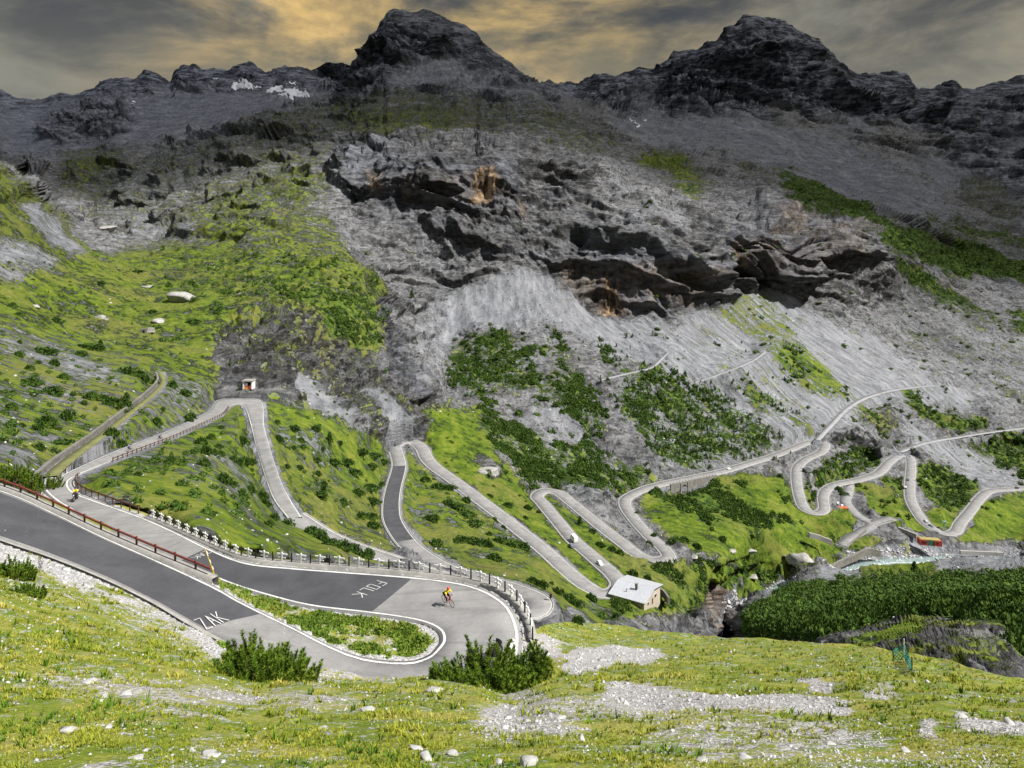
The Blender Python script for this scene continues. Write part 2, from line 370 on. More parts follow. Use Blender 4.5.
CH = dict(g=0, s=1, h=2, d=3, o=4, w=5, c=6)   # grass, scree, shrub, dark rock with painted-in cloud shade and haze, ochre stain, snow, crag relief
def paint_map(base, cmds):
    M = np.zeros((MH, MW, 7)); 
    for k, v in base.items(): M[..., CH[k]] = v
    for poly, vals, *soft in cmds:
        a = poly_mask(poly).astype(float); r = soft[0] if soft else 3; r = r+1 if r > 2 else r
        a = blur(blur(a, r), r) if r else a
        for k, v in vals.items(): M[..., CH[k]] = M[..., CH[k]]*(1-a)+v*a
    return M
FULL = [(-130,0),(1152,0),(1152,800),(-130,800)]
far_paint = [
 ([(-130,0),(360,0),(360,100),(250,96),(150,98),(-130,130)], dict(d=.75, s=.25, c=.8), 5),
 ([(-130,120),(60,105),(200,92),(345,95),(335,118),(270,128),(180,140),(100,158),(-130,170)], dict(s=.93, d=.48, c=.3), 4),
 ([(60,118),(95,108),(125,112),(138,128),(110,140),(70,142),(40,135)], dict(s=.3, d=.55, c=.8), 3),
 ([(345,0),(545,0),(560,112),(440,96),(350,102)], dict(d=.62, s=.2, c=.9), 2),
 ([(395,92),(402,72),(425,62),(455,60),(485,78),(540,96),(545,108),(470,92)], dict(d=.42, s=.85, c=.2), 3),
 ([(375,45),(400,44),(425,60),(405,72),(372,66)], dict(s=.05,c=1.2), 2),
 # peak 2 and right ridge
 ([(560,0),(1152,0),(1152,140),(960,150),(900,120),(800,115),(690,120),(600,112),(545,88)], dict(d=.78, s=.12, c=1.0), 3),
 ([(600,112),(640,95),(665,95),(650,118)], dict(s=.7, d=.6), 3),([(830,60),(860,85),(900,96),(880,100),(820,75)], dict(s=.85, d=.5,c=.2), 2),([(840,118),(880,125),(870,138),(830,128)], dict(s=.9, d=.45,c=.2), 3),
 ([(600,125),(650,115),(760,122),(850,148),(905,180),(960,225),(880,215),(800,182),(700,150),(640,140)], dict(s=.85, d=.48, c=.3), 5),
 ([(905,165),(950,150),(975,185),(940,195)], dict(s=.9, d=.4), 4),([(960,90),(1152,90),(1152,215),(1010,200),(950,160),(940,120)], dict(s=.35, d=.62, c=.7), 6),
 ([(1000,135),(1152,140),(1152,155),(1005,148)], dict(s=.9,d=.45), 4),
 ([(960,175),(1000,180),(1024,215),(1010,235),(960,205)], dict(g=.45, d=.4), 5),
 # alpine terrace
 ([(255,122),(300,108),(350,97),(440,98),(545,105),(600,128),(640,155),(580,160),(540,145),(500,138),(440,140),(340,140),(280,150)], dict(g=.42, s=.2, d=.25, c=.5), 5),
 ([(340,115),(420,108),(470,118),(460,132),(360,135)], dict(g=.58), 5),
 # left middle slopes
 ([(60,160),(170,150),(260,130),(340,140),(330,190),(330,240),(240,250),(120,235),(60,200)], dict(g=.36, s=.30, d=.12, c=.6), 6),
 ([(60,160),(110,150),(130,165),(90,185),(60,180)], dict(g=.55), 5),([(-130,110),(0,150),(50,200),(90,235),(60,250),(0,225),(-130,190)], dict(d=.28), 4),([(110,195),(200,160),(215,175),(130,215)], dict(g=.35,s=.5),5),  # middle polygon paints cloud shade into the left hill's turf
 ([(170,240),(220,200),(300,160),(325,175),(300,230),(230,250)], dict(g=.55, s=.3), 5),([(110,215),(200,225),(210,248),(130,240)], dict(s=.6, g=.3), 5),
 ([(-130,120),(0,160),(45,203),(80,232),(110,255),(230,245),(330,238),(368,270),(330,330),(250,345),(200,400),(-130,360)], dict(g=.76, s=.3, d=.13, c=.2), 4),
 ([(-130,190),(0,235),(60,262),(50,275),(0,262),(-130,230)], dict(g=.2, s=.85), 3),([(20,200),(60,222),(95,258),(70,258),(30,228)], dict(g=.15, s=.85), 2),([(0,262),(25,270),(38,282),(0,280)], dict(g=.2,s=.8),3),
 ([(85,150),(60,200),(0,170),(-20,150),(0,160),(45,203)], dict(g=.4),4),
 ([(-130,110),(0,150),(50,200),(90,240),(60,262),(0,240),(-130,210)], dict(d=.26), 4),  # turf darkened again, cloud shade painted on the left hill
 ([(215,235),(330,215),(370,262),(330,275),(240,262)], dict(g=.60, s=.2, c=.4, d=.14), 4),
 ([(150,250),(380,262),(395,310),(380,330),(300,320),(180,290)], dict(g=.70, h=.33, c=.35, d=.12), 5),
 ([(300,285),(385,300),(395,345),(370,365),(330,345),(290,320)], dict(h=.72, g=.75), 5),
 ([(160,285),(200,278),(300,320),(215,318)], dict(h=.4), 5),
 # knoll crag
 ([(215,330),(250,315),(300,318),(340,345),(370,352),(400,372),(436,398),(440,412),(400,425),(330,412),(262,385),(215,370)], dict(g=.36, s=.40, h=.0, c=1.2, d=.0), 5),
 ([(205,345),(250,340),(240,378),(220,372)], dict(g=.2,s=.4,c=.7), 3),
 ([(285,368),(310,378),(345,402),(380,420),(330,412),(290,392)], dict(g=0, s=.95, c=.15, d=.12), 2),([(375,385),(400,395),(420,415),(395,425)], dict(g=0,s=.9,d=.2,c=.3), 2),
 ([(393,298),(410,330),(424,368),(440,400),(432,403),(410,372),(396,335),(386,303)], dict(c=1.4,s=0,d=.4,g=0), 2),([(400,290),(440,300),(450,340),(446,385),(432,360),(415,325)], dict(s=.8,c=.4), 3),  # first polygon is a dark strip painted for the gorge's shade
 # lower left slope, stony turf
 ([(-130,330),(0,318),(90,335),(170,372),(205,395),(165,430),(45,480),(-130,450)], dict(g=.66, s=.75, c=.08), 5),
 ([(-130,395),(0,410),(60,440),(30,470),(-130,450)], dict(g=.5, s=.9), 5),([(0,325),(60,350),(130,385),(110,392),(40,365),(0,345)], dict(g=.42, s=.9), 3),([(30,380),(100,400),(90,412),(20,395)], dict(g=.4,s=.9),3),
 ([(170,385),(210,392),(200,415),(165,425),(140,420)], dict(g=.5,s=.8), 4),
 # slopes between the upper bends
 ([(75,480),(170,440),(225,412),(245,410),(300,520),(400,566),(250,556),(140,508)], dict(g=.76, s=.85, c=.05), 3),
 ([(170,470),(215,450),(262,478),(275,500),(230,500),(180,480)], dict(g=.5, s=.9), 5),([(222,418),(246,425),(255,460),(235,450)], dict(g=.6), 4),
 ([(262,398),(330,412),(380,435),(392,450),(385,500),(395,540),(405,565),(310,530),(280,480)], dict(g=.76, s=.85, c=.05), 3),([(275,420),(320,432),(330,450),(280,440)], dict(g=.62), 4),([(290,450),(320,455),(315,475),(295,470)], dict(g=.65), 4),
 ([(400,450),(415,455),(440,480),(520,540),(590,590),(620,600),(610,625),(500,590),(420,555),(402,520)], dict(g=.78, s=.85, c=.05), 3),
 ([(410,505),(440,505),(440,525),(415,520)], dict(g=.6), 4),
 ([(430,408),(480,408),(500,430),(500,465),(530,480),(640,560),(700,590),(660,620),(600,600),(520,530),(440,470),(425,440)], dict(g=.93, s=.5, c=.05), 3),
 ([(470,462),(490,460),(502,476),(488,482)], dict(g=.15, s=.2, c=.6), 2),
 # shrub slope under the massif
 ([(455,345),(500,330),(530,345),(560,340),(575,370),(600,400),(610,440),(590,440),(560,420),(540,395),(470,400),(450,380)], dict(g=.40, h=.72, s=.6, d=.10), 4),
 ([(600,330),(620,345),(635,365),(620,375),(598,355)], dict(h=.6), 3),
 ([(480,405),(520,425),(560,440),(600,455),(645,475),(640,500),(600,490),(540,482),(500,462),(478,430)], dict(g=.5, h=.78, s=.4, c=.1, d=.08), 3),
 ([(540,405),(560,420),(590,440),(560,445),(530,425)], dict(s=.8, g=.1, h=.0), 3),
 ([(590,430),(620,440),(660,470),(640,478),(595,455)], dict(s=.3, g=.05, h=.05, c=.9), 3),([(540,350),(560,358),(555,385),(540,380)], dict(h=.05,s=.5,g=.2,c=.5),3),
 ([(620,370),(660,362),(700,385),(740,405),(785,440),(740,458),(700,470),(660,468),(640,430),(615,400)], dict(g=.36, h=.78, s=.7, d=.08), 4),
 # big scree fans
 ([(430,300),(520,270),(600,315),(680,330),(720,300),(760,285),(850,330),(950,385),(1000,400),(900,400),(860,420),(820,440),(790,440),(730,400),(680,375),(620,350),(600,340),(560,325),(470,325),(440,360)], dict(s=1.25, g=.04, c=.03), 4),
 ([(700,300),(750,285),(780,310),(815,350),(850,385),(840,400),(800,385),(760,350),(720,325)], dict(g=.52, s=1.1, h=.10, c=.03), 4),([(790,345),(830,370),(860,392),(840,402),(800,385),(775,360)], dict(h=.5, g=.7), 4),
 ([(690,325),(720,345),(760,380),(800,400),(790,410),(740,385)], dict(g=.3), 4),([(740,390),(770,395),(810,425),(815,435),(770,420)], dict(g=.5, h=.6), 3),
 ([(860,405),(890,410),(900,430),(880,440),(860,425)], dict(g=.5,h=.5), 3),
 ([(905,392),(930,392),(985,425),(960,432),(925,415)], dict(g=.6,h=.8), 2),([(960,438),(1024,432),(1144,430),(1144,475),(1024,478),(985,455)], dict(g=.6,h=.9), 2),
 ([(970,345),(1024,370),(1144,400),(1144,425),(1024,405),(1000,395)], dict(g=.6,h=.7), 3),
 ([(780,170),(830,195),(900,225),(960,248),(1024,262),(1144,280),(1144,310),(1024,288),(960,275),(920,262),(870,235),(790,200)], dict(g=.6,h=1.25,s=.3,d=.3), 2),
 ([(890,250),(950,290),(1010,325),(1024,345),(980,335),(940,305),(900,270)], dict(g=.6,h=1.2,d=.25), 2),([(1005,310),(1050,320),(1144,350),(1144,370),(1024,330)], dict(g=.6,h=1.15,d=.25), 2),
 ([(920,215),(960,225),(1024,240),(1144,255),(1144,270),(1024,255),(930,228)], dict(g=.55,h=.95,d=.3), 3),
 ([(640,150),(680,160),(720,190),(690,185),(650,170)], dict(g=.75,s=.3,h=.2), 3),([(685,178),(700,185),(722,198),(700,196)], dict(g=.7,h=.8), 2),([(730,165),(790,170),(800,185),(740,180)], dict(g=.45), 4),
 ([(900,285),(1024,330),(1144,360),(1144,430),(1024,400),(960,380),(880,330)], dict(s=.55,g=.22,h=.15,c=.4), 5),
 # crag bands
 ([(345,140),(440,138),(520,140),(600,160),(640,190),(700,195),(780,200),(880,232),(892,262),(830,275),(770,288),(725,312),(640,315),(600,310),(540,275),(500,262),(430,235),(350,205)], dict(s=.06,g=.02,h=0,c=1.0,d=.22), 3),
 ([(340,145),(440,150),(520,160),(530,205),(480,210),(420,205),(360,195)], dict(d=.5), 4),([(590,245),(640,250),(720,262),(725,308),(640,312),(600,300)], dict(d=.45), 4),([(730,225),(800,205),(870,235),(800,262),(740,280)], dict(d=.4), 4),
 ([(340,200),(430,235),(500,265),(430,300),(415,340),(370,270)], dict(s=.30,g=.02,h=0,c=.7,d=.1), 4),([(600,165),(660,185),(690,230),(640,235),(600,200)], dict(s=.5,d=.1,c=.6), 4),
 ([(440,290),(450,330),(430,400),(415,350)], dict(s=.5,g=.03,c=.5),4),
 ([(840,275),(900,290),(960,330),(940,345),(860,300)], dict(s=.35,c=.5,g=.1),4),
 # ochre walls
 ([(476,170),(496,170),(496,204),(478,204)], dict(o=1.0), 2),([(370,172),(380,172),(382,190),(372,190)], dict(o=.8), 2),([(400,180),(415,182),(412,197),(402,196)], dict(o=.6), 2),([(525,205),(533,205),(533,218),(525,218)], dict(o=.7), 2),
 ([(605,280),(622,282),(620,312),(607,310)], dict(o=.9), 2),([(645,268),(662,272),(660,300),(645,298)], dict(o=.6), 2),([(684,272),(692,272),(692,300),(684,300)], dict(o=.7), 2),([(700,275),(710,275),(710,300),(702,300)], dict(o=.6), 2),
 ([(736,245),(746,245),(745,275),(736,275)], dict(o=.8), 2),([(840,228),(870,232),(860,252),(835,245)], dict(o=.45), 3),([(455,178),(464,178),(464,200),(456,200)], dict(o=.5), 2),
 ([(785,205),(830,215),(810,235),(790,225)], dict(o=.35), 4),
 ([(560,262),(600,272),(640,262),(700,266),(722,290),(715,308),(640,308),(604,306),(560,285)], dict(o=.26), 4),([(395,170),(470,172),(520,190),(515,205),(470,202),(400,195)], dict(o=.16), 4),([(740,238),(830,232),(880,240),(870,256),(790,265),(745,275)], dict(o=.18), 4),([(476,168),(497,168),(497,206),(478,206)], dict(o=1.0), 1),([(605,278),(622,280),(620,312),(607,310)], dict(o=1.0), 2),
 # snow patches
 ([(273,89),(290,91),(318,96),(310,101),(288,98),(272,95)], dict(w=1.0), 1),([(236,87),(262,87),(250,92),(238,91)], dict(w=1.0), 1),([(124,103),(142,103),(134,107),(126,107)], dict(w=.9), 1),
 ([(213,83),(226,83),(222,86),(214,86)], dict(w=.9), 1),([(632,124),(645,121),(642,126),(634,127)], dict(w=1.0), 1),([(704,127),(714,127),(711,130),(706,130)], dict(w=.9), 1),([(303,71),(307,72),(306,75),(303,75)], dict(w=.9), 1),
 # valley meadows and woods
 ([(640,490),(700,488),(760,480),(800,480),(830,515),(800,560),(700,560),(640,515)], dict(g=.92,h=0,s=.4,c=.05), 3),
 ([(640,485),(700,488),(740,478),(795,470),(800,520),(815,530),(770,528),(700,520),(650,500)], dict(g=.8,h=.80), 3),
 ([(722,482),(745,470),(775,478),(798,505),(800,518),(770,512),(740,500)], dict(g=1.1,h=0,s=0), 2),
 ([(830,460),(870,445),(885,465),(860,478),(830,482),(815,495),(812,480)], dict(h=.85,g=.6), 2),
 ([(900,465),(940,460),(975,490),(965,510),(935,518),(918,500)], dict(h=.85,g=.7), 2),([(872,480),(900,475),(905,505),(890,495)], dict(h=.8,g=.8), 2),
 ([(852,484),(880,490),(905,505),(930,535),(900,535),(870,512)], dict(g=1.1,h=0,s=0,c=0), 2),([(825,515),(855,520),(850,535),(820,540)], dict(g=1.0,h=0), 2),
 ([(975,505),(1024,492),(1144,490),(1144,535),(1024,540),(965,545)], dict(g=1.1,h=0,s=0,c=0), 2),([(920,515),(950,512),(955,530),(935,530)], dict(g=1.1,h=0,s=0), 2),
 ([(905,425),(960,440),(1024,485),(980,490),(930,455)], dict(s=.95,g=.1,h=0,c=.1), 3),
 ([(745,535),(860,535),(900,560),(860,560),(800,575),(740,560)], dict(g=1.0,h=0,s=.2), 3),
 ([(650,570),(760,560),(790,575),(740,600),(700,610),(650,620),(600,620)], dict(g=.85,h=.55,s=.4), 4),
 ([(715,585),(730,590),(758,605),(735,625),(720,640),(706,640),(712,605)], dict(g=.05,h=0,s=.2,c=.7,o=.30), 2),
 ([(820,575),(870,550),(950,548),(1010,552),(1144,556),(1144,570),(960,572),(880,575),(760,610),(728,640),(722,632),(755,600),(790,582)], dict(g=.05,h=0,s=.95,c=.15), 2),
 ([(855,568),(940,566),(945,578),(860,582)], dict(g=1.1,h=0,s=0), 2),
 ([(750,640),(745,620),(790,585),(860,582),(950,575),(1144,560),(1144,660),(1024,660),(1010,630),(900,622),(820,640),(760,650)], dict(g=.5,h=1.0,s=0,c=0), 2),
 ([(850,640),(905,624),(960,622),(1008,630),(1015,680),(960,670),(905,655),(860,650)], dict(g=.45,h=.1,s=.2,c=.9,d=.0), 3),([(850,640),(905,626),(930,628),(920,634),(870,644)], dict(g=.95,c=.2), 2),([(960,658),(985,668),(992,674),(965,664)], dict(s=1,g=0,c=0), 1),
]
near_paint = [
 ([(-130,500),(0,543),(60,565),(130,600),(190,628),(228,650),(218,662),(150,632),(90,595),(30,570),(-130,520)], dict(g=-.3, s=1.2), 2),
 ([(0,570),(110,590),(200,640),(215,668),(180,660),(100,620),(0,590)], dict(g=.62), 5),
 ([(30,672),(130,680),(260,690),(400,705),(300,712),(150,702),(60,688)], dict(g=.36,s=.8), 4),([(130,700),(180,705),(200,722),(150,722)], dict(g=.5), 4),([(190,735),(300,738),(290,752),(200,750)], dict(g=.6), 4),
 ([(310,655),(400,664),(400,680),(320,678)], dict(g=.30,s=.95), 3),([(280,650),(330,655),(330,690),(300,680)], dict(g=.4),4),
 ([(470,715),(520,700),(560,710),(600,730),(540,738),(480,738)], dict(g=.25,s=1.0), 4),([(520,695),(600,700),(700,705),(720,720),(600,718),(520,708)], dict(g=.32,s=1.0), 4),
 ([(558,672),(575,655),(600,648),(660,650),(658,660),(600,672),(570,680)], dict(g=-.3,s=1.2), 2),
 ([(604,690),(700,692),(800,698),(856,708),(845,716),(760,712),(680,708),(610,700)], dict(g=-.15,s=1.1), 2),
 ([(684,712),(800,718),(860,735),(850,768),(720,768),(620,745),(640,725)], dict(g=.48,s=1.0), 6),
 ([(930,718),(945,735),(970,760),(950,755),(925,735)], dict(g=.1,s=1.0), 2),([(958,714),(975,722),(1030,725),(1144,730),(1144,742),(1000,735),(960,728)], dict(g=.02,s=1.1), 2),
 ([(860,690),(890,690),(895,700),(870,698)], dict(g=.1,s=1.0), 2),([(805,680),(830,682),(828,692),(808,690)], dict(g=.1,s=1.0), 2),([(860,740),(1000,740),(1024,768),(860,768)], dict(g=.62,s=1.0), 6),
 ([(280,610),(340,625),(400,630),(440,640),(420,655),(370,650),(320,640)], dict(g=.55,s=.9), 4),
 ([(540,640),(556,645),(570,660),(552,665)], dict(g=-.2,s=1.0), 2),
]
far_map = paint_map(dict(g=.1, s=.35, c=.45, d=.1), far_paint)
near_map = paint_map(dict(g=.72, s=.8), near_paint)

# ------------------------------------------------------------------ sheets
def normals(P):
    du = np.gradient(P, axis=1); dv = np.gradient(P, axis=0)
    n = np.cross(dv, du); n /= (np.linalg.norm(n, axis=2)[..., None]+1e-9)
    n *= np.sign(n[..., 2:3]+1e-6); return n
def bl2(a, r):
    sh = a.shape
    return np.stack([blur(blur(a[..., i], r), r) for i in range(sh[2])], 2) if a.ndim == 3 else blur(blur(a, r), r)
ROADS_FLAT = []
def road_cloud(L, R, wd=None):
    c = (L+R)/2; hw = np.linalg.norm((L-R)[:, :2], axis=1)/2; return c, hw
_c = smooth_line((A_L+A_R)/2, 1.2)
_hw0 = np.linalg.norm((A_L-A_R)[:, :2], axis=1)/2
AL_S, AR_S = [], []
def dense_pair(L, R, step):
    """resample both edges with matching stations"""
    n = [max(2, int(max(np.linalg.norm(L[i+1]-L[i]), np.linalg.norm(R[i+1]-R[i]))/step)) for i in range(len(L)-1)]
    def cr(p):
        p = np.vstack([2*p[0]-p[1], p, 2*p[-1]-p[-2]]); out = []
        for i in range(1, len(p)-2):
            for k in range(n[i-1]):
                t = k/n[i-1]
                out.append(0.5*((2*p[i])+(-p[i-1]+p[i+1])*t+(2*p[i-1]-5*p[i]+4*p[i+1]-p[i+2])*t*t+(-p[i-1]+3*p[i]-3*p[i+1]+p[i+2])*t**3))
        out.append(p[-2]); return np.array(out)
    return cr(L), cr(R)
A_Ld, A_Rd = dense_pair(A_L, A_R, 1.0)
_fr = np.linspace(.02, .98, 12)[None, :, None]
ROADS_FLAT.append(((A_Ld[:, None]*(1-_fr)+A_Rd[:, None]*_fr).reshape(-1, 3), np.full(len(A_Ld)*12, .35)))
ROADS_FLAT.append((B_C, B_W/2))
for c, wd, kd in TR: ROADS_FLAT.append((c, np.full(len(c), wd/2)))
RIVER = smooth_line([P3(*p) for p in [(716,648,362),(724,638,368),(732,628,374),(738,619,382),(746,606,398),(762,597,412),(780,588,424),(800,580,436),(822,578,446),(840,572,455),(858,566,463),(885,561,472),(915,560,480),(950,559,488),(1000,560,494),(1080,562,500)]], 2.5)
RIV_W = np.interp(np.arange(len(RIVER))/len(RIVER), [0, .15, .35, .55, .7, 1], [10, 9, 7, 9, 13, 9])
ROADS_FLAT.append((RIVER, RIV_W/2))

def flatten(P, spacing, far=True):
    """lower or raise the ground to the roads, with a graded bank beside them"""
    sh = P.shape[:2]; Q = P.reshape(-1, 3); sp = spacing.reshape(-1)
    order = [(c, hw) for c, hw in ROADS_FLAT]
    best = np.full(len(Q), 1e9); bz = np.zeros(len(Q)); by = np.zeros(len(Q))
    cell = 24.0
    for c, hw in order:
        keys = {}
        for i, p in enumerate(c): keys.setdefault((int(p[0]//cell), int(p[1]//cell)), []).append(i)
        qx, qy = (Q[:, 0]//cell).astype(int), (Q[:, 1]//cell).astype(int)
        lo, hi = c.min(0)-30, c.max(0)+30
        sel = np.where((Q[:, 0] > lo[0]) & (Q[:, 0] < hi[0]) & (Q[:, 1] > lo[1]) & (Q[:, 1] < hi[1]))[0]
        if len(sel) == 0: continue
        code = qx[sel]*100003+qy[sel]; o = np.argsort(code, kind='stable'); sel = sel[o]; code = code[o]
        starts = np.concatenate([[0], np.where(np.diff(code))[0]+1, [len(code)]])
        for a, b in zip(starts[:-1], starts[1:]):
            ids = sel[a:b]; kx, ky = qx[ids[0]], qy[ids[0]]
            cand = [i for dx in (-1, 0, 1) for dy in (-1, 0, 1) for i in keys.get((kx+dx, ky+dy), ())]
            if not cand: continue
            cc = c[cand]; hh = hw[cand]
            d = np.sqrt(((Q[ids, None, :2]-cc[None, :, :2])**2).sum(2))-hh[None]
            dz = np.abs(Q[ids, None, 2]-cc[None, :, 2]); d = np.where(dz > 14, 1e9, d)
            j = d.argmin(1); dm = d[np.arange(len(ids)), j]
            upd = dm < best[ids]
            best[ids] = np.where(upd, dm, best[ids]); bz[ids] = np.where(upd, cc[j, 2], bz[ids]); by[ids] = np.where(upd, cc[j, 1], by[ids])
    if far:
        margin = 0.25+1.1*np.minimum(sp, 5); wgt = 1-sstep(best, margin, margin+2.5+0.8*np.minimum(sp, 6)); drop = 0.12+0.04*np.minimum(sp, 6)
    else:
        wgt = 1-sstep(best, .25, 1.5); drop = 0.10+0*sp
        wgt = np.where((bz > Q[:, 2]) & (best > .25), wgt*.25, wgt)
    wgt = wgt*(1-sstep(np.abs(bz-Q[:, 2]), 8, 14))
    Q[:, 2] = Q[:, 2]*(1-wgt)+(bz-drop)*wgt
    if far:                                                     # the gully under the arched bridge
        uu = CX+Q[:, 0]/Q[:, 1]*F; m_ = (uu > 655) & (uu < 716) & (best > .1) & (best < 16) & (Q[:, 1] < by) & (Q[:, 1] > 440) & (bz < -155) & (bz > -170)
        dep = 9.0*sstep(uu, 655, 672)*(1-sstep(uu, 700, 716))
        Q[:, 2] = np.where(m_, np.minimum(Q[:, 2], bz-dep*sstep(best, .1, 1.2)), Q[:, 2])
    return Q.reshape(*sh, 3), best.reshape(sh)

def make_sheet(name, us, top, bot, nr, f, cover, far):
    nu = len(us)
    T = np.linspace(0, 1, nr)
    if far:                                                     # closer rows where the roads lie
        T = T
    U = np.repeat(us[None], nr, 0); V = top[None]+(bot-top)[None]*T[:, None]
    Ld = grid_eval(f, U, V); D = np.exp(Ld)
    P = np.stack([(U-CX)/F*D, D, -(V-HZ)/F*D], 2)
    spc = np.abs(np.gradient(D, axis=0))
    x, y, z = P[..., 0], P[..., 1], P[..., 2]
    if far:
        kw = np.clip(D/500, .35, 2); wu = (fbm(x/kw, y/kw, z/kw, 60, 4)*22+fbm(x/kw, y/kw, z/kw, 13, 3)*9); wv = (fbm(x/kw+500, y/kw, z/kw, 60, 4)*13+fbm(x/kw, y/kw+900, z/kw, 13, 3)*6)
    else:
        wu = fbm(x, y, z, 6, 4)*22; wv = fbm(x+500, y, z, 6, 4)*9
    C = bil(cover, U+wu+MO, V+wv)
    # relief
    N = normals(bl2(P, 5))
    crag, gr, scr, drk = C[..., 6], np.clip(C[..., 0], 0, 1), np.clip(C[..., 1], 0, 1), C[..., 3]
    if far:
        k = np.clip(D/900, 0.25, 3.3)
        flat = 1-0.85*sstep(gr, 0.5, 0.95)
        cr = crag*(1-0.75*sstep(scr, .55, .95))
        # warped beds dipping gently to the right
        warp = fbm(x, y, z, 260, 3)*60+fbm(x, y, z, 45, 2)*8
        bed = z+0.30*x+warp*1.5
        def beds(b, s):
            t = b/s; fr = t-np.floor(t)
            h = np.sin(np.floor(t)*12.9898)*43758.5453; h = h-np.floor(h)
            return (np.where(fr < .5, fr/.5, (1-fr)/.5))*(.45+h)
        kb = np.where(D > 1500, 2.0, 1.0)
        strata = (beds(bed, 46*kb)*kb+beds(bed+14*fbm(x, y, z, 40, 2), 17*kb)*.45*kb)
        ribs = fbm(x*1.0, y*1.0, z*0.28, 55, 5, True, .55)
        big = fbm(x, y, z*.6, 240, 4, True)
        fine = fbm(x, y, z, 9, 3, True)
        rib2 = fbm(x*1.25+y*.3, y, z*0.2, 20, 4, True, .6)
        ka = np.clip(D/700, .06, 1)*np.sqrt(np.clip(k, .8, 4))
        fin2 = fbm(x, y, z, 24, 3, True, .6)
        top_fade = (.25+.75*sstep(T[:, None]*620, 3, 26))
        m0 = lambda q: q-.55
        disp = cr*top_fade*(m0(ribs)*13*ka+m0(rib2)*6*ka+m0(big)*34*ka*(.35+.65*(D > 700))+m0(fine)*2.6*ka+m0(fbm(x, y, z*.7, 6, 4, True, .6))*2.4*(D < 260)+m0(fbm(x, y, z*.5, 15, 4, True, .6))*11*sstep(D, 260, 330)*(1-sstep(D, 620, 760))+m0(fin2)*np.clip(k-1.2, 0, 2)*9)
        H = N.copy(); H[..., 2] *= .35; H /= np.linalg.norm(H, axis=2)[..., None]
        st = cr*(strata-.6)*22*ka*(.2+.8*sstep(T[:, None]*620, 4, 36))
        st = st*(.35+.65*sstep(fbm(x, y, z, 180, 2)+.15, -.1, .25))
        fan = fbm(x*1.0+z*.45, y*0.15, z*.05, 60, 3)
        e1, e2 = (x+y)*.7071, (-.46*x+.46*y-.76*z)*1.0; ed = .59*x-.59*y-.55*z
        stk = fbm(e1/8, e2/8, ed/110, 1, 4)
        rgt = sstep(U, 540, 620)
        C[..., 0] = C[..., 0]+np.where((C[..., 1] > .5) & (C[..., 0] > .04), stk*.75*rgt, 0)
        C[..., 2] = C[..., 2]+np.where(C[..., 2] > .1, stk*.5*rgt, 0)
        # scree: runnels down the fall line; turf: hummocks
        run = fbm(x*1.0+z*.45, y*0.2, z*.08, 16, 4)
        scd = scr*(1-cr)*(fan*7*np.clip(k, .2, 1.6)+(run*2.0*(1-rgt)+stk*4.2*rgt)*np.clip(k, .3, 1.6)+fbm(x, y, z, 7, 3)*.3*k)
        tur = gr*(fbm(x, y, z, 30, 4)*2.4+fbm(x, y, z, 7, 3)*.5)*np.clip(D/300, .3, 1.5)
        damp = sstep(spc, 0, 1)*0+1
        P = P+N*(disp+scd+tur)[..., None]*damp[..., None]+H*st[..., None]
        # loosen the skyline into teeth
        tooth = fbm(U*1.0, V*0+3.3, V*0, 14, 4, True)*2.2*np.exp(-(T[:, None]*560/10))*np.where((U > 390) & (U < 530), .5, 1)
        P[..., 2] += tooth/F*D
    else:
        hum = fbm(x, y, z, 3.2, 4)*.22*np.clip(D/20, .5, 1.6)+fbm(x, y, z, 11, 3)*.35*np.clip(D/30, .3, 1)
        P[..., 2] += hum
        P[..., 2] += (1-gr)*fbm(x, y, z, .5, 3, True)*.05*(D < 32)
    P, dist = flatten(P, spc, far)
    # back of the crest: falls away behind
    back = []
    for i, (dd, dz) in enumerate(((1.004, -.002), (1.03, -.02), (1.12, -.10), (1.35, -.30))) if far else enumerate(((.5, -.15), (2, -1.0), (6, -4), (14, -9))):
        b = P[0].copy()
        if far: b[:, :2] *= dd; b[:, 2] += dz*b[:, 1]
        else: b[:, :2] *= ((b[:, 1]+dd)/b[:, 1])[:, None]; b[:, 2] += dz
        back.append(b)
    full = np.concatenate([np.array(back[::-1]), P]); nb = len(back)
    idx = np.arange(full.shape[0]*nu).reshape(-1, nu)
    q = np.stack([idx[:-1, :-1], idx[1:, :-1], idx[1:, 1:], idx[:-1, 1:]], -1).reshape(-1, 4)
    o = mesh_obj(name, full.reshape(-1, 3), q, smooth=True)
    # verge of trodden gravel beside roads
    verge = 1-sstep(dist, .2, 1.2 if not far else 1.6)
    C[..., 0] -= verge*.55; C[..., 1] += verge*.8; C[..., 2] -= verge
    C = np.concatenate([np.repeat(C[:1], nb, 0), C])
    one = np.ones(C.shape[:2]+(1,))
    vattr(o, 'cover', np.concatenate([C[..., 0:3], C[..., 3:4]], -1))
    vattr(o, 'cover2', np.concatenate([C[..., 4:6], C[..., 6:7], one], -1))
    return o, dict(P=P, us=us, top=top, bot=bot, C=C[nb:], dist=dist)
far_us = np.linspace(-125, 1149, 1000)
sk = np.interp(far_us, [p[0] for p in SKY], [p[1] for p in SKY])
fb = np.minimum(n_top(far_us)+48, 765)
near_us = np.linspace(-125, 1149, 900)
hillside, FARS = make_sheet('mountains', far_us, sk, fb, 620, far_f, far_map, True)
meadow, NEARS = make_sheet('meadow', near_us, n_top(near_us), np.full(900, 900.), 330, near_f, near_map, False)
tag(hillside, kind='structure'); tag(meadow, kind='structure')

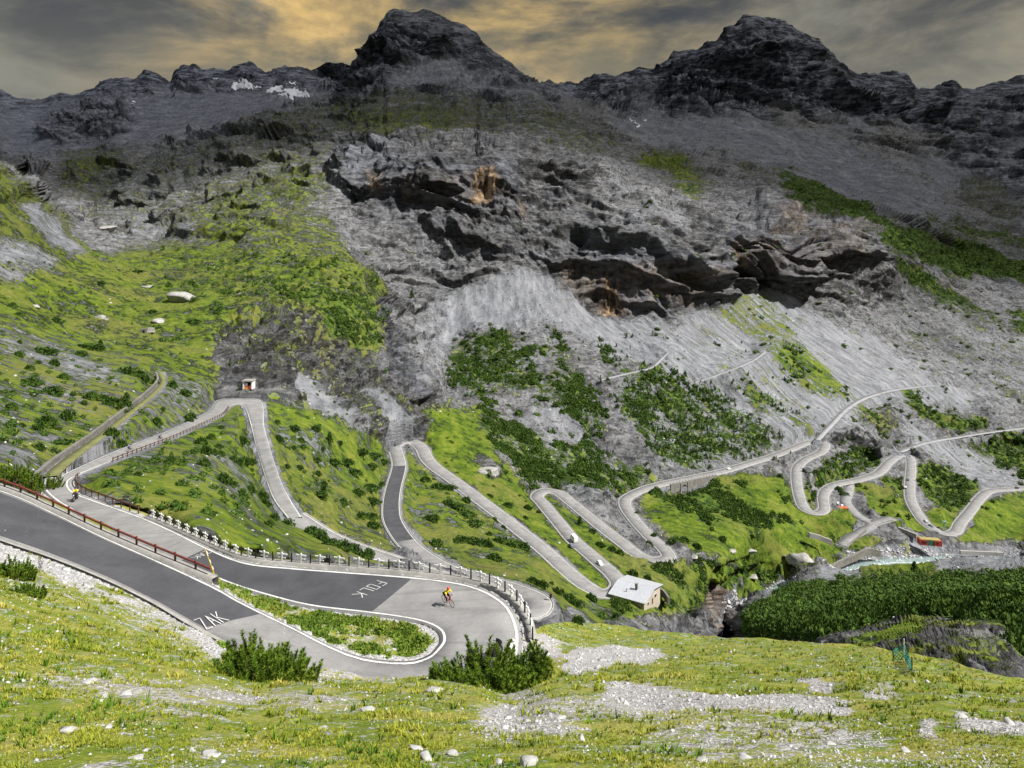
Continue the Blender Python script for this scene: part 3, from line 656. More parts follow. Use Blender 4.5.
def on(S, u, v):
    """ground point and outward normal where the photo shows (u, v)"""
    i = (np.asarray(u, float)-S['us'][0])/(S['us'][1]-S['us'][0])
    top = np.interp(u, S['us'], S['top']); bot = np.interp(u, S['us'], S['bot'])
    j = (np.asarray(v, float)-top)/(bot-top)*(S['P'].shape[0]-1)
    return bil(S['P'], np.atleast_1d(i), np.atleast_1d(j))
def far_at(u, v): return on(FARS, u, v)[0]
def near_at(u, v): return on(NEARS, u, v)[0]
def nearfar(u, v): return near_at(u, v) if v > n_top(u) else far_at(u, v)

# ------------------------------------------------------------------ ground materials
def terrain_mat(name, near):
    m, t, bs = material(name, 0.95, 0.12)
    tc = t.n('ShaderNodeTexCoord').outputs['Object']
    A = t.n('ShaderNodeAttribute', attribute_name='cover'); B = t.n('ShaderNodeAttribute', attribute_name='cover2')
    sa = t.n('ShaderNodeSeparateColor', {0: A.outputs['Color']}).outputs; sb = t.n('ShaderNodeSeparateColor', {0: B.outputs['Color']}).outputs
    dark = A.outputs['Alpha']  # dark rock, plus cloud shade and haze put into the colours
    def N(s, d=6, r=.6, dist=0.): return t.noise(tc, 1.0/s, d, r, dist)
    def choose(mask, noise, sharp=5.0):
        return t.m('ADD', t.m('MULTIPLY', t.m('ADD', t.m('SUBTRACT', mask, 0.5), t.m('MULTIPLY', t.m('SUBTRACT', noise, 0.5), 4.2)), sharp), 0.5, clamp=True)
    if near:
        s1, s2, s3 = N(2.2, 8, .66), N(.7, 8, .7), N(.16, 6, .7)
        vor = t.n('ShaderNodeTexVoronoi', {'Vector': tc, 'Scale': 9.0}, feature='F1'); vd = vor.outputs['Distance']; vc = vor.outputs['Color']
        vor2 = t.n('ShaderNodeTexVoronoi', {'Vector': tc, 'Scale': 17.0}, feature='F1')
        peb = t.mixc(.5, vc, vor2.outputs['Color']); pv = t.n('ShaderNodeSeparateColor', {0: peb}).outputs[0]
        stone = t.ramp(pv, [(.2, (.14, .13, .125)), (.45, (.34, .335, .33)), (.75, (.52, .515, .51))])
        soil = t.ramp(s2, [(.35, (.13, .095, .075)), (.65, (.30, .25, .21))])
        scree = t.mixc(t.m('MULTIPLY', t.step(s3, .42, .6), t.m('SUBTRACT', 1.3, sa[1], clamp=True)), stone, soil)
        grass = t.ramp(s3, [(.38, (.045, .085, .010)), (.5, (.135, .185, .018)), (.62, (.29, .30, .055))])
        gy = t.ramp(s1, [(.38, (.065, .13, .012)), (.5, (.17, .21, .022)), (.60, (.33, .29, .09))])
        grass = t.mixc(.6, grass, gy)
        gf = choose(sa[0], t.m('ADD', t.m('MULTIPLY', s1, .30), t.m('ADD', t.m('MULTIPLY', s2, .40), t.m('MULTIPLY', s3, .30))), 5)
        col = t.mixc(gf, scree, grass)
        t.set(bs.inputs['Base Color'], col)
        h = t.m('ADD', t.m('MULTIPLY', s3, .5), t.m('MULTIPLY', t.m('SUBTRACT', 1, vd), .3))
        b = t.n('ShaderNodeBump', {'Strength': .9, 'Distance': .12, 'Height': h}); t.set(bs.inputs['Normal'], b.outputs[0])
    else:
        l, mdm, s, xs = N(70, 6, .6), N(22, 8, .65), N(5.5, 8, .7), N(1.6, 5, .7)
        # rock: bedded and streaked
        bed = t.n('ShaderNodeMapping', {'Vector': tc, 'Rotation': (0, math.radians(12), 0), 'Scale': (.07, .07, .26)}).outputs[0]
        bn = t.noise(bed, .55, 9, .70, 1.6)
        streak = t.n('ShaderNodeMapping', {'Vector': tc, 'Scale': (.5, .5, .06)}).outputs[0]
        sn = t.noise(streak, .22, 6, .65, .4)
        rr = t.m('ADD', t.m('MULTIPLY', bn, .62), t.m('ADD', t.m('MULTIPLY', s, .20), t.m('MULTIPLY', sn, .18)))
        rock = t.ramp(rr, [(.38, (.024, .024, .026)), (.46, (.085, .084, .085)), (.53, (.19, .188, .188)), (.62, (.36, .355, .35))])
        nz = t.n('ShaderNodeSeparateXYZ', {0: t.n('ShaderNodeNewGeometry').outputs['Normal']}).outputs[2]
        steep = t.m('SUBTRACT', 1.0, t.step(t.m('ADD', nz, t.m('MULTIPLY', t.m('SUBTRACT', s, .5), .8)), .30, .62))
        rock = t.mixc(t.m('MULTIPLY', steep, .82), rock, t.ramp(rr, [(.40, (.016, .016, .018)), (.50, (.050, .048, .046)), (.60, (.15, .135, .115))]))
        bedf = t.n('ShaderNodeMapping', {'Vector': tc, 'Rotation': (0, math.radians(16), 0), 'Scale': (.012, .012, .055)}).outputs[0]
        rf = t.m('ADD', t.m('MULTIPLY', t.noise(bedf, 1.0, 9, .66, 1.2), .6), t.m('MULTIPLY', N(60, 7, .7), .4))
        rkd = t.ramp(rf, [(.42, (.011, .014, .022)), (.49, (.050, .058, .080)), (.56, (.24, .255, .30))])  # dark limestone, its blue painted in for distance haze
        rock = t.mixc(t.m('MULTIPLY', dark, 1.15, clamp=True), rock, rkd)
        och = t.ramp(sn, [(.40, (.06, .042, .03)), (.52, (.26, .175, .105)), (.62, (.46, .34, .22))])
        rock = t.mixc(t.m('MULTIPLY', sb[0], t.step(t.m('ADD', t.m('MULTIPLY', sn, .5), t.m('MULTIPLY', s, .5)), .36, .50)), rock, och)
        run = t.n('ShaderNodeMapping', {'Vector': tc, 'Rotation': (0, math.radians(-28), 0), 'Scale': (.16, .05, .03)}).outputs[0]
        rn0 = t.noise(run, 1.0, 6, .6, .2)
        def dot(v, k): return t.m('MULTIPLY', t.n('ShaderNodeVectorMath', {0: tc, 1: v}, operation='DOT_PRODUCT').outputs['Value'], k)
        sc_ = t.n('ShaderNodeCombineXYZ', {0: dot((.7071, .7071, 0), .22), 1: dot((-.46, .46, -.76), .22), 2: dot((.59, -.59, -.55), .012)}).outputs[0]
        sx_ = t.n('ShaderNodeSeparateXYZ', {0: tc}).outputs[0]
        rn = t.m('ADD', t.m('MULTIPLY', rn0, t.m('SUBTRACT', 1.0, t.step(sx_, 20, 110))), t.m('MULTIPLY', t.noise(sc_, 1.0, 7, .65, .1), t.step(sx_, 20, 110)))
        sv = t.m('ADD', t.m('MULTIPLY', s, .22), t.m('ADD', t.m('MULTIPLY', rn, .58), t.m('MULTIPLY', xs, .2)))
        scr = t.ramp(sv, [(.38, (.105, .109, .117)), (.48, (.195, .20, .213)), (.60, (.31, .315, .33))])
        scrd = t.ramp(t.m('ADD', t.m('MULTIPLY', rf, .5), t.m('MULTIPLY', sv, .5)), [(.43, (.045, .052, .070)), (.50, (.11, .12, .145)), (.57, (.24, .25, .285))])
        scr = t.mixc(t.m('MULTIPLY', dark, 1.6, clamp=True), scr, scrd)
        gr = t.ramp(t.m('ADD', t.m('MULTIPLY', mdm, .4), t.m('ADD', t.m('MULTIPLY', s, .3), t.m('MULTIPLY', xs, .3))), [(.40, (.018, .042, .006)), (.47, (.052, .094, .008)), (.53, (.105, .155, .012)), (.61, (.19, .215, .032))])
        gr = t.mixc(t.m('MULTIPLY', t.step(t.m('ADD', t.m('MULTIPLY', l, .5), t.m('MULTIPLY', mdm, .5)), .47, .60), .60), gr, t.ramp(xs, [(.35, (.07, .075, .02)), (.65, (.20, .175, .065))]))
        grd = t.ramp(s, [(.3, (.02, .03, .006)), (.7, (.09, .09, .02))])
        gr = t.mixc(t.m('MULTIPLY', dark, 2.2, clamp=True), gr, grd)  # dull turf; on the left hill it is painted cloud shade
        sh = t.ramp(s, [(.38, (.015, .032, .006)), (.5, (.04, .075, .012)), (.62, (.09, .13, .02))])
        mm = t.m('ADD', t.m('MULTIPLY', mdm, .5), t.m('MULTIPLY', s, .5))
        col = t.mixc(choose(sa[1], t.m('ADD', t.m('MULTIPLY', l, .3), t.m('MULTIPLY', s, .7)), 4), rock, scr)
        mg = t.m('ADD', t.m('MULTIPLY', mdm, .25), t.m('ADD', t.m('MULTIPLY', s, .40), t.m('MULTIPLY', xs, .35)))
        col = t.mixc(choose(sa[0], mg, 4), col, gr)
        mm2 = t.m('ADD', t.m('MULTIPLY', N(14, 5, .65), .6), t.m('MULTIPLY', N(3.4, 4, .7), .4))
        col = t.mixc(choose(t.m('MULTIPLY', sa[2], .72), mm2, 5), col, sh)
        col = t.mixc(t.step(t.m('ADD', sb[1], t.m('MULTIPLY', t.m('SUBTRACT', s, .5), .5)), .48, .62), col, (.78, .78, .82))
        t.set(bs.inputs['Base Color'], col)
        rockness = t.m('SUBTRACT', 1.0, t.m('MULTIPLY', choose(sa[0], mm, 5), .75))
        h = t.m('ADD', t.m('MULTIPLY', t.m('ADD', t.m('MULTIPLY', bn, 2.2), t.m('MULTIPLY', s, 2.2)), sb[2]), t.m('MULTIPLY', xs, .5))
        h = t.m('MULTIPLY', h, rockness)
        b = t.n('ShaderNodeBump', {'Strength': 1.0, 'Distance': 2.6, 'Height': h}); t.set(bs.inputs['Normal'], b.outputs[0])
    return m
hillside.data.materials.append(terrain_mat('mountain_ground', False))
meadow.data.materials.append(terrain_mat('meadow_ground', True))

# ------------------------------------------------------------------ roads
def asphalt(name, lo, hi, crack=True):
    m, t, bs = material(name, .88, .25)
    tc = t.n('ShaderNodeTexCoord').outputs['Object']
    a, b, c = t.noise(tc, .25, 6, .62, .5), t.noise(tc, 3.0, 6, .7), t.noise(tc, 40., 3, .7)
    f = t.m('ADD', t.m('MULTIPLY', a, .55), t.m('ADD', t.m('MULTIPLY', b, .25), t.m('MULTIPLY', c, .2)))
    col = t.ramp(f, [(.36, lo), (.64, hi)])
    if crack:
        v = t.n('ShaderNodeTexVoronoi', {'Vector': tc, 'Scale': .28, 'Randomness': 1.}, feature='DISTANCE_TO_EDGE')
        v.inputs['Vector'].links and None
        k = t.m('MULTIPLY', t.m('SUBTRACT', 1.0, t.step(v.outputs['Distance'], .0, .012)), t.step(b, .50, .62))
        col = t.mixc(t.m('MULTIPLY', k, .30), col, (.08, .08, .08))
        wv = t.n('ShaderNodeMapping', {'Vector': tc, 'Rotation': (0, 0, -.5), 'Scale': (.06, .9, .5)}).outputs[0]
        col = t.mixc(t.m('MULTIPLY', t.step(t.noise(wv, 1.2, 4, .6, .3), .52, .66), .38), col, (.115, .113, .11))
    t.set(bs.inputs['Base Color'], col)
    bp = t.n('ShaderNodeBump', {'Strength': .4, 'Distance': .01, 'Height': c}); t.set(bs.inputs['Normal'], bp.outputs[0])
    return m
M_OLD = asphalt('weathered_asphalt', (.155, .153, .152), (.285, .28, .276))
M_NEW = asphalt('fresh_asphalt', (.045, .046, .052), (.085, .086, .094), False)
M_LINE, _t, _bs = material('worn_road_paint', .75, .2)
_tc = _t.n('ShaderNodeTexCoord').outputs['Object']; _w = _t.m('ADD', _t.m('MULTIPLY', _t.noise(_tc, 9., 5, .7), .6), _t.m('MULTIPLY', _t.noise(_tc, .6, 4, .6), .4))
_t.set(_bs.inputs['Base Color'], _t.ramp(_w, [(.40, (.28, .28, .27)), (.47, (.55, .55, .53)), (.6, (.70, .70, .68))]))
M_GRAV = simple('gravel', (.34, .33, .31), .95, .1, .45, 9.0, bump=.05)
M_CONC = simple('pale_concrete', (.30, .29, .27), .92, .15, .3, 2.0, bump=.02)
def strip(name, L, R, mat, lift=0.0, skirt=0.0, kind='structure', nx=1, parent=None):
    n = len(L); rows = []
    cols = [L+(R-L)*k/nx for k in range(nx+1)]
    for c in cols: c = c.copy(); c[:, 2] += lift; rows.append(c)
    if skirt:
        a = cols[0].copy(); a[:, 2] += lift-skirt; b = cols[-1].copy(); b[:, 2] += lift-skirt
        rows = [a]+rows+[b]
    V = np.stack(rows, 1); k = V.shape[1]; idx = np.arange(n*k).reshape(n, k)
    q = np.stack([idx[:-1, :-1], idx[:-1, 1:], idx[1:, 1:], idx[1:, :-1]], -1).reshape(-1, 4)
    o = mesh_obj(name, V.reshape(-1, 3), q, mat, parent)
    if kind: tag(o, kind=kind)
    return o
RA = strip('road', A_Ld, A_Rd, M_OLD, 0, .6, nx=4)
M_STRK = simple('stony_track', (.27, .27, .275), .95, .1, .3, .6)
M_TRACK = simple('grassy_track', (.16, .165, .07), .95, .1, .40, 2.0, bump=.05)
B_L, B_R = offset_line(B_C, B_W/2), offset_line(B_C, -B_W/2)
RB = strip('road', B_L, B_R, M_OLD, .05, .9, nx=2)
def line_strip(L, R, a, b, lift, name='road_marking', mat=None):
    """a band between fractions of metres in from L"""
    d = R-L; w_ = np.linalg.norm(d[:, :2], axis=1)[:, None]; e = d/w_
    return strip(name, L+e*a, L+e*b, mat or M_LINE, lift)
line_strip(A_Ld, A_Rd, .26, .46, .03); _ir = int(np.argmin(np.abs(np.array([pix(p)[0] for p in A_Rd])-470)+1000*(A_Rd[:, 1] > 48))); line_strip(A_Rd[_ir:], A_Ld[_ir:], .30, .52, .03); line_strip(A_Rd[:_ir], A_Ld[:_ir], -.25, .12, .06, 'kerb', M_CONC)
# edge lines of the lower bends, light verge beyond them
def off_w(f0, f1): return offset_line(B_C, B_W/2*f0), offset_line(B_C, B_W/2*f1)
a, b = off_w(.90, .85); strip('road_marking', a, b, M_LINE, .075)
a, b = off_w(-.90, -.85); strip('road_marking', a, b, M_LINE, .075)
# fresh asphalt patches
def seg_idx(c, p): return int(np.argmin(((c-p)**2).sum(1)))
def patch_road(L, R, i0, i1, lift, skew0=0, skew1=0):
    n = i1-i0; rows = []
    K = 8
    V = []
    for j in range(n+1):
        for k in range(K+1):
            tt = k/K; off = (skew0*(1-j/n)+skew1*(j/n))*(tt-.5)
            s_ = np.clip(i0+j+off, 0, len(L)-1.001); i = int(s_); fr = s_-i
            l = L[i]*(1-fr)+L[i+1]*fr; r = R[i]*(1-fr)+R[i+1]*fr
            p = l+(r-l)*(.075+.85*tt); V.append(p+np.array([0, 0, lift]))
    idx = np.arange((n+1)*(K+1)).reshape(n+1, K+1)
    q = np.stack([idx[:-1, :-1], idx[:-1, 1:], idx[1:, 1:], idx[1:, :-1]], -1).reshape(-1, 4)
    return tag(mesh_obj('road_surface', V, q, M_NEW), kind='structure')
iu = lambda u, v, z: seg_idx((A_Ld+A_Rd)/2, PZ(u, v, z))
# stretch of new asphalt on the upper level ends near the shrub
def ends(l, r, lo, hi):
    a, b = (lo+int(np.argmin(((np.array([pix(p) for p in e[lo:hi]])-q)**2).sum(1))) for e, q in ((A_Ld, l), (A_Rd, r)))
    return (a+b)//2, b-a
_h = iu(420,660,-27.9); _n = len(A_Ld)
_m1, _k1 = ends((261, 614), (213, 633), 0, _h)
_m2, _k2 = ends((367, 613), (405, 576), _h, _n); _m3, _k3 = ends((178, 562), (208, 550), _h, _n)
patch_road(A_Ld, A_Rd, 0, _m1, .02, 0, _k1)
patch_road(A_Ld, A_Rd, _m2, _m3, .02, _k2, _k3)
iB = lambda u, v, z: seg_idx(B_C, PZ(u, v, z))
patch_road(offset_line(B_C, B_W/2*.95), offset_line(B_C, -B_W/2*.95), iB(411,545,-99.7)+3, iB(399,466,-108.5), .056)
for c, wd, kd in TR:
    strip('track' if kd == 'track' else 'lane', offset_line(c, wd/2), offset_line(c, -wd/2), (M_TRACK if c[0][1] < 200 else M_STRK) if kd == 'track' else M_OLD, .12, .35)

# ------------------------------------------------------------------ unseen bank of cloud, added to shade the upper slopes
_nx, _ny = 70, 44
_gx, _gy = np.meshgrid(np.linspace(-1200, 6800, _nx), np.linspace(-500, 3900, _ny))
_e = np.minimum.reduce([(_gx+1200)/600, (6800-_gx)/600, (_gy+500)/500, (3900-_gy)/500]); _e = np.sqrt(np.clip(_e, 0, 1))
_b = fbm(_gx, _gy, 0*_gx, 700, 4, True)
_top = 3700+(_b*260)*_e; _bot = 3640-(60+fbm(_gx, _gy, 0*_gx+50, 500, 3, True)*90)*_e
_V = np.concatenate([np.stack([_gx, _gy, _top], 2).reshape(-1, 3), np.stack([_gx, _gy, _bot], 2).reshape(-1, 3)])
_i = np.arange(_nx*_ny).reshape(_ny, _nx); _n = _nx*_ny
_q = np.stack([_i[:-1, :-1], _i[:-1, 1:], _i[1:, 1:], _i[1:, :-1]], -1).reshape(-1, 4)
_rim = np.concatenate([_i[0, :], _i[1:, -1], _i[-1, -2::-1], _i[-2:0:-1, 0]])
_r2 = np.roll(_rim, -1); _side = np.stack([_rim, _rim+_n, _r2+_n, _r2], -1)
_m = bpy.data.materials.new('shade_cloud_vapour'); _m.use_nodes = True; _t = NT(_m.node_tree); _m.node_tree.nodes.clear()
_tc = _t.n('ShaderNodeTexCoord').outputs['Object']; _y = _t.n('ShaderNodeSeparateXYZ', {0: _tc}).outputs[1]
_nz = _t.noise(_tc, .0016, 6, .6, .3)
_al = _t.m('ADD', _t.step(_y, -330, 480), _t.m('MULTIPLY', _t.m('SUBTRACT', _nz, .5), 1.6)); _al = _t.m('MULTIPLY', _t.step(_al, .15, .85), .61)  # opacity laid out so the shade falls on the upper slopes
_df = _t.n('ShaderNodeBsdfDiffuse', {'Color': (.85, .86, .88)}); _tl = _t.n('ShaderNodeBsdfTranslucent', {'Color': (.55, .56, .60)})
_c1 = _t.n('ShaderNodeMixShader', {0: .25, 1: _df.outputs[0], 2: _tl.outputs[0]}); _tp = _t.n('ShaderNodeBsdfTransparent')
_c2 = _t.n('ShaderNodeMixShader', {0: _al, 1: _tp.outputs[0], 2: _c1.outputs[0]}); _t.n('ShaderNodeOutputMaterial', {0: _c2.outputs[0]})
tag(mesh_obj('shade_cloud', _V, np.concatenate([_q, _q[:, ::-1]+_n, _side]), _m, smooth=True), 'unseen bank of cloud added to shade the upper slopes', kind='stuff')
# ------------------------------------------------------------------ vegetation and stones
def leafmat(name, lo, hi, tip=None, scale=3.0):
    m, t, bs = material(name, .75, .15)
    tc = t.n('ShaderNodeTexCoord').outputs['Object']
    n = t.noise(tc, scale, 4, .65); n2 = t.noise(tc, scale*.15, 3, .5)
    f = t.m('ADD', t.m('MULTIPLY', n, .6), t.m('MULTIPLY', n2, .4))
    c = t.ramp(f, [(.36, lo), (.62, hi)] if tip is None else [(.36, lo), (.52, hi), (.66, tip)])
    t.set(bs.inputs['Base Color'], c)
    bs.inputs['Subsurface Weight'].default_value = 0.0
    return m
M_PINE = leafmat('pine_needles', (.018, .042, .008), (.052, .10, .014), (.12, .175, .025), .9)
M_PINEN = leafmat('near_pine_needles', (.040, .085, .008), (.115, .185, .016), (.22, .27, .030), 3.5)
M_BARK = simple('bark', (.10, .07, .05), .95, .1, .35, 8.0)
M_GRASS = leafmat('grass_blades', (.11, .155, .012), (.24, .26, .024), (.42, .36, .09), 1.6)
M_TUFT = leafmat('tussock_grass', (.04, .095, .010), (.10, .18, .016), (.22, .26, .03), 1.2)
M_HERB = leafmat('broad_herbs', (.06, .12, .015), (.14, .21, .025), (.27, .27, .06), 1.2)
M_STONE = simple('limestone', (.41, .41, .415), .92, .15, .40, 5.0, bump=.03)
M_ROCK2 = simple('lichened_limestone', (.38, .375, .36), .92, .15, .35, 7.0, bump=.03)
M_ROCKL = simple('weathered_rock', (.30, .29, .275), .92, .15, .5, .8, bump=.15)

def needle_shrub(nsh, rx, ry, h, seed, nb=46, nlen=.11, nw=.016, up=.8):
    """upright bottle-brush shoots over a dome: returns needle and branch geometry"""
    r = np.random.default_rng(seed); NV, NF, BV, BF = [], [], [], []
    lobes = [(0, 0, .78, .9)]+[(math.cos(t_)*.50*r.uniform(.8, 1.2), math.sin(t_)*.48, r.uniform(.38, .56), r.uniform(.62, 1.12)) for t_ in np.linspace(0, 6.28, 7)[:-1]+r.uniform(0, 1)]
    for s in range(nsh):
        lx, ly, lr, lh = lobes[r.integers(0, len(lobes))]
        a = r.uniform(0, 2*math.pi); q = math.sqrt(r.uniform(0, 1)); q = q**.85
        lump = .92+.10*math.sin(a*3+seed)+.06*math.sin(a*7+2*seed)
        bx, by = rx*(lx+lr*q*math.cos(a)*lump), ry*(ly+lr*q*math.sin(a)*lump); a0, q0 = a, q; q = min(1., math.hypot(bx/rx, by/ry)); a = math.atan2(by, bx)
        hh = h*lh*(1-.30*q0**3)*(1-.22*q**3)*r.uniform(.75, 1.10)*(.88+.2*math.sin(bx*1.9+seed)*math.cos(by*2.1))
        lean = np.array([math.cos(a)*q*.42, math.sin(a)*q*.42, up+.2]); lean += r.normal(0, .10, 3); lean /= np.linalg.norm(lean)
        L = r.uniform(.42, .68)*h*(.6 if q > .75 else 1)
        if s % 3 == 0: hh *= r.uniform(.35, .8); top = np.array([bx, by, hh]); base = top-lean*L
        # needles along the shoot
        t = r.uniform(0, 1, nb)**.8; c = base+(top-base)*t[:, None]
        ph = r.uniform(0, 2*math.pi, nb); side = np.stack([np.cos(ph), np.sin(ph), np.zeros(nb)], 1)
        d = side*.75+lean*r.uniform(.4, 1.0, nb)[:, None]; d /= np.linalg.norm(d, axis=1)[:, None]
        ln = nlen*(.75+.5*r.random(nb))*(1.15-.35*t); wv = np.cross(d, r.normal(size=(nb, 3))); wv /= np.linalg.norm(wv, axis=1)[:, None]; wv *= nw*.5*(1+.8*r.random(nb))[:, None]
        i0 = sum(len(v) for v in NV)
        NV.append(np.stack([c-wv, c+wv, c+d*ln[:, None]+wv*.2], 1).reshape(-1, 3)); NF.append(i0+np.arange(nb*3).reshape(-1, 3))
        if s % 2 == 0:
            foot = np.array([bx*.35, by*.35, .0]); k = len(BV)*1; pts = [foot, (foot+base)/2+[bx*.2, by*.2, -.05*h], base, base+(top-base)*.7]
            for i in range(3):
                p, q2 = pts[i], pts[i+1]; w_ = .022*(1-i*.25)*h; j = len(BV)
                BV += [p+[w_, 0, 0], p+[-w_/2, w_*.8, 0], p+[-w_/2, -w_*.8, 0], q2+[w_*.7, 0, 0], q2+[-w_/3, w_*.6, 0], q2+[-w_/3, -w_*.6, 0]]
                for m_ in range(3): BF.append((j+m_, j+(m_+1) % 3, j+3+(m_+1) % 3, j+3+m_))
    return np.concatenate(NV), np.concatenate(NF), np.array(BV), BF

def clump(nl, h, leaf, seed, cone=False, rr=.5):
    """dome or cone of small leaf faces, unit radius"""
    r = np.random.default_rng(seed)
    if cone:
        t = r.uniform(.04, 1, nl)**.8; rad = (1-t)**.85*rr*(.6+.5*r.random(nl))*(1+.25*np.sin(t*38)); a = r.uniform(0, 6.283, nl)
        c = np.stack([rad*np.cos(a), rad*np.sin(a), t*h], 1); dirn = np.stack([np.cos(a), np.sin(a), -.25+0*a], 1)
    else:
        z = r.uniform(0, 1, nl); a = r.uniform(0, 6.283, nl); rad = np.sqrt(1-z**2)*(.72+.32*r.random(nl)); lump = 1+.22*np.sin(a*3+seed)+.12*np.sin(a*5+seed*2)
        c = np.stack([rad*np.cos(a)*lump, rad*np.sin(a)*lump, z*h*(.75+.4*r.random(nl))*(1+.12*np.sin(a*4+seed))], 1); dirn = np.stack([np.cos(a)*.5, np.sin(a)*.5, np.ones(nl)], 1)
    dirn = dirn+r.normal(0, .45, (nl, 3)); dirn /= np.linalg.norm(dirn, axis=1)[:, None]
    w_ = np.cross(dirn, r.normal(size=(nl, 3))); w_ /= np.linalg.norm(w_, axis=1)[:, None]
    s = leaf*(.7+.6*r.random(nl))[:, None]
    V = np.stack([c-w_*s*.55, c+w_*s*.55, c+dirn*s*1.25], 1).reshape(-1, 3); F_ = np.arange(nl*3).reshape(-1, 3)
    bm = bmesh.new(); bmesh.ops.create_icosphere(bm, subdivisions=1, radius=1.0); cv = np.array([q.co[:] for q in bm.verts]); cf = np.array([[q.index for q in f.verts] for f in bm.faces]); bm.free()
    if cone: cv = np.column_stack([cv[:, :2]*rr*.62*(1-.5*(cv[:, 2:3]+1)*.85), (cv[:, 2]+1)*.5*h*.9])          # dense inner twigs
    else: cv = np.column_stack([cv[:, :2]*.80, np.maximum(cv[:, 2], -.1)*h*.78])
    return np.concatenate([V, cv]), np.concatenate([F_, cf+len(V)])
_ICO = None
def stone_tpl(seed, sub=0):
    bm = bmesh.new(); bmesh.ops.create_icosphere(bm, subdivisions=sub+1, radius=1.0)
    r = np.random.default_rng(seed); sc3 = np.array([1, r.uniform(.6, .95), r.uniform(.38, .65)])
    V = np.array([v.co[:] for v in bm.verts]); F_ = np.array([[v.index for v in f.verts] for f in bm.faces]); bm.free()
    for k in range(8):                                             # chip flat faces off
        n = r.normal(size=3); n /= np.linalg.norm(n); d = V@n; cut = r.uniform(.35, .75)
        V = V-np.maximum(d-cut, 0)[:, None]*n
    V = V*(1+r.normal(0, .05, len(V)))[:, None]*sc3
    return V, F_
def spread(name, tpls, pts, scales, mat, label, rots=None, tilt=.25, seed=1, sz=None):
    """many small copies merged into one uncountable mass"""
    r = np.random.default_rng(seed); n = len(pts); which = r.integers(0, len(tpls), n); VV, FF, off = [], [], 0
    for k, (V, F_) in enumerate(tpls):
        ids = np.where(which == k)[0]
        if len(ids) == 0: continue
        a = r.uniform(0, 6.283, len(ids)); ca, sa_ = np.cos(a), np.sin(a)
        X = V[None, :, 0]*ca[:, None]-V[None, :, 1]*sa_[:, None]; Y_ = V[None, :, 0]*sa_[:, None]+V[None, :, 1]*ca[:, None]
        Z_ = np.repeat(V[None, :, 2], len(ids), 0)
        tx, ty = r.normal(0, tilt, (2, len(ids))); Z_ = Z_+X*tx[:, None]+Y_*ty[:, None]
        s = scales[ids][:, None]; zz = s if sz is None else sz[ids][:, None]
        W = np.stack([X*s+pts[ids, 0:1], Y_*s+pts[ids, 1:2], Z_*zz+pts[ids, 2:3]], 2).reshape(-1, 3)
        VV.append(W); FF.append((F_[None]+(np.arange(len(ids))*len(V))[:, None, None]+off).reshape(-1, 3)); off += len(W)
    o = mesh_obj(name, np.concatenate(VV), np.concatenate(FF), mat)
    return tag(o, label, None, None, 'stuff')

def sample(S, n, u0, u1, v0, v1, prob, seed):
    """random ground points, even in the picture plane of the ground, kept with a probability from the cover map"""
    r = np.random.default_rng(seed); u = r.uniform(u0, u1, n); v = r.uniform(v0, v1, n)
    top = np.interp(u, S['us'], S['top']); bot = np.interp(u, S['us'], S['bot']); ok = (v > top) & (v < bot); u, v, top, bot = u[ok], v[ok], top[ok], bot[ok]
    i = (u-S['us'][0])/(S['us'][1]-S['us'][0]); j = (v-top)/(bot-top)*(S['P'].shape[0]-1)
    P = bil(S['P'], i, j); C = bil(S['C'], i, j); d = bil(S['dist'], i, j)
    k = r.random(len(u)) < prob(u, v, P, C, d)
    return u[k], v[k], P[k], C[k]

# thickets ------------------------------------------------------------------
lowtpl = [clump(64, .95, .30, 30+i) for i in range(6)]
midtpl = [clump(110, .95, .27, 40+i) for i in range(6)]
contpl = [clump(60, 2.6, .34, 50+i, True, .62) for i in range(4)]
def shrub_p(u, v, P, C, d):
    h = C[:, 2]; n = fbm(P[:, 0], P[:, 1], P[:, 2], 24, 3)+.6*fbm(P[:, 0], P[:, 1], P[:, 2], 7, 2)
    return sstep(h+n*1.6, .55, .85)*(d > 1.5)*.8
# the big wood of dwarf pine on the slope across the stream
def big_p(u, v, P, C, d): return sstep(C[:, 2]+fbm(P[:, 0], P[:, 1], P[:, 2], 22, 3)*.9, .45, .75)*(d > 1.5)*np.clip((P[:, 1]/260.)**1.2, .22, 1)
u_, v_, P_, C_ = sample(FARS, 9500, 735, 1148, 545, 760, big_p, 11)
nearm = P_[:, 1] < 170
spread('dwarf_pine_thicket', midtpl, P_[nearm], np.clip(1.15+0*P_[nearm, 1], .9, 2)*np.random.default_rng(3).uniform(.7, 1.35, nearm.sum()), M_PINE, 'dense dark dwarf pine thicket on the slope just behind the right hand rock bluff', sz=np.random.default_rng(5).uniform(1.2, 2.2, nearm.sum()))
farm = ~nearm
spread('dwarf_pine_thicket', lowtpl, P_[farm], 1.5*np.random.default_rng(3).uniform(.55, 1.7, farm.sum()), M_PINE, 'dense dark dwarf pine wood covering the slope between the stream and the bluff', sz=np.random.default_rng(5).uniform(.9, 1.9, farm.sum()))
def band(name, n, box, seed, tp, size, label, hz=1.3, extra=None):
    pr = shrub_p if extra is None else (lambda u, v, P, C, d: shrub_p(u, v, P, C, d)*extra(u, v))
    u_, v_, P_, C_ = sample(FARS, n, *box, pr, seed)
    r = np.random.default_rng(seed)
    if len(P_): spread(name, tp, P_, size*np.sqrt(np.clip(P_[:, 1]/500, .6, 1.6))*r.uniform(.45, 1.55, len(P_)), M_PINE, label, sz=size*hz*r.uniform(.7, 1.3, len(P_)))
band('dwarf_pine_thicket', 7000, (445, 612, 322, 447), 21, lowtpl, 1.7, 'dark pine scrub on the grey slope under the central crag')
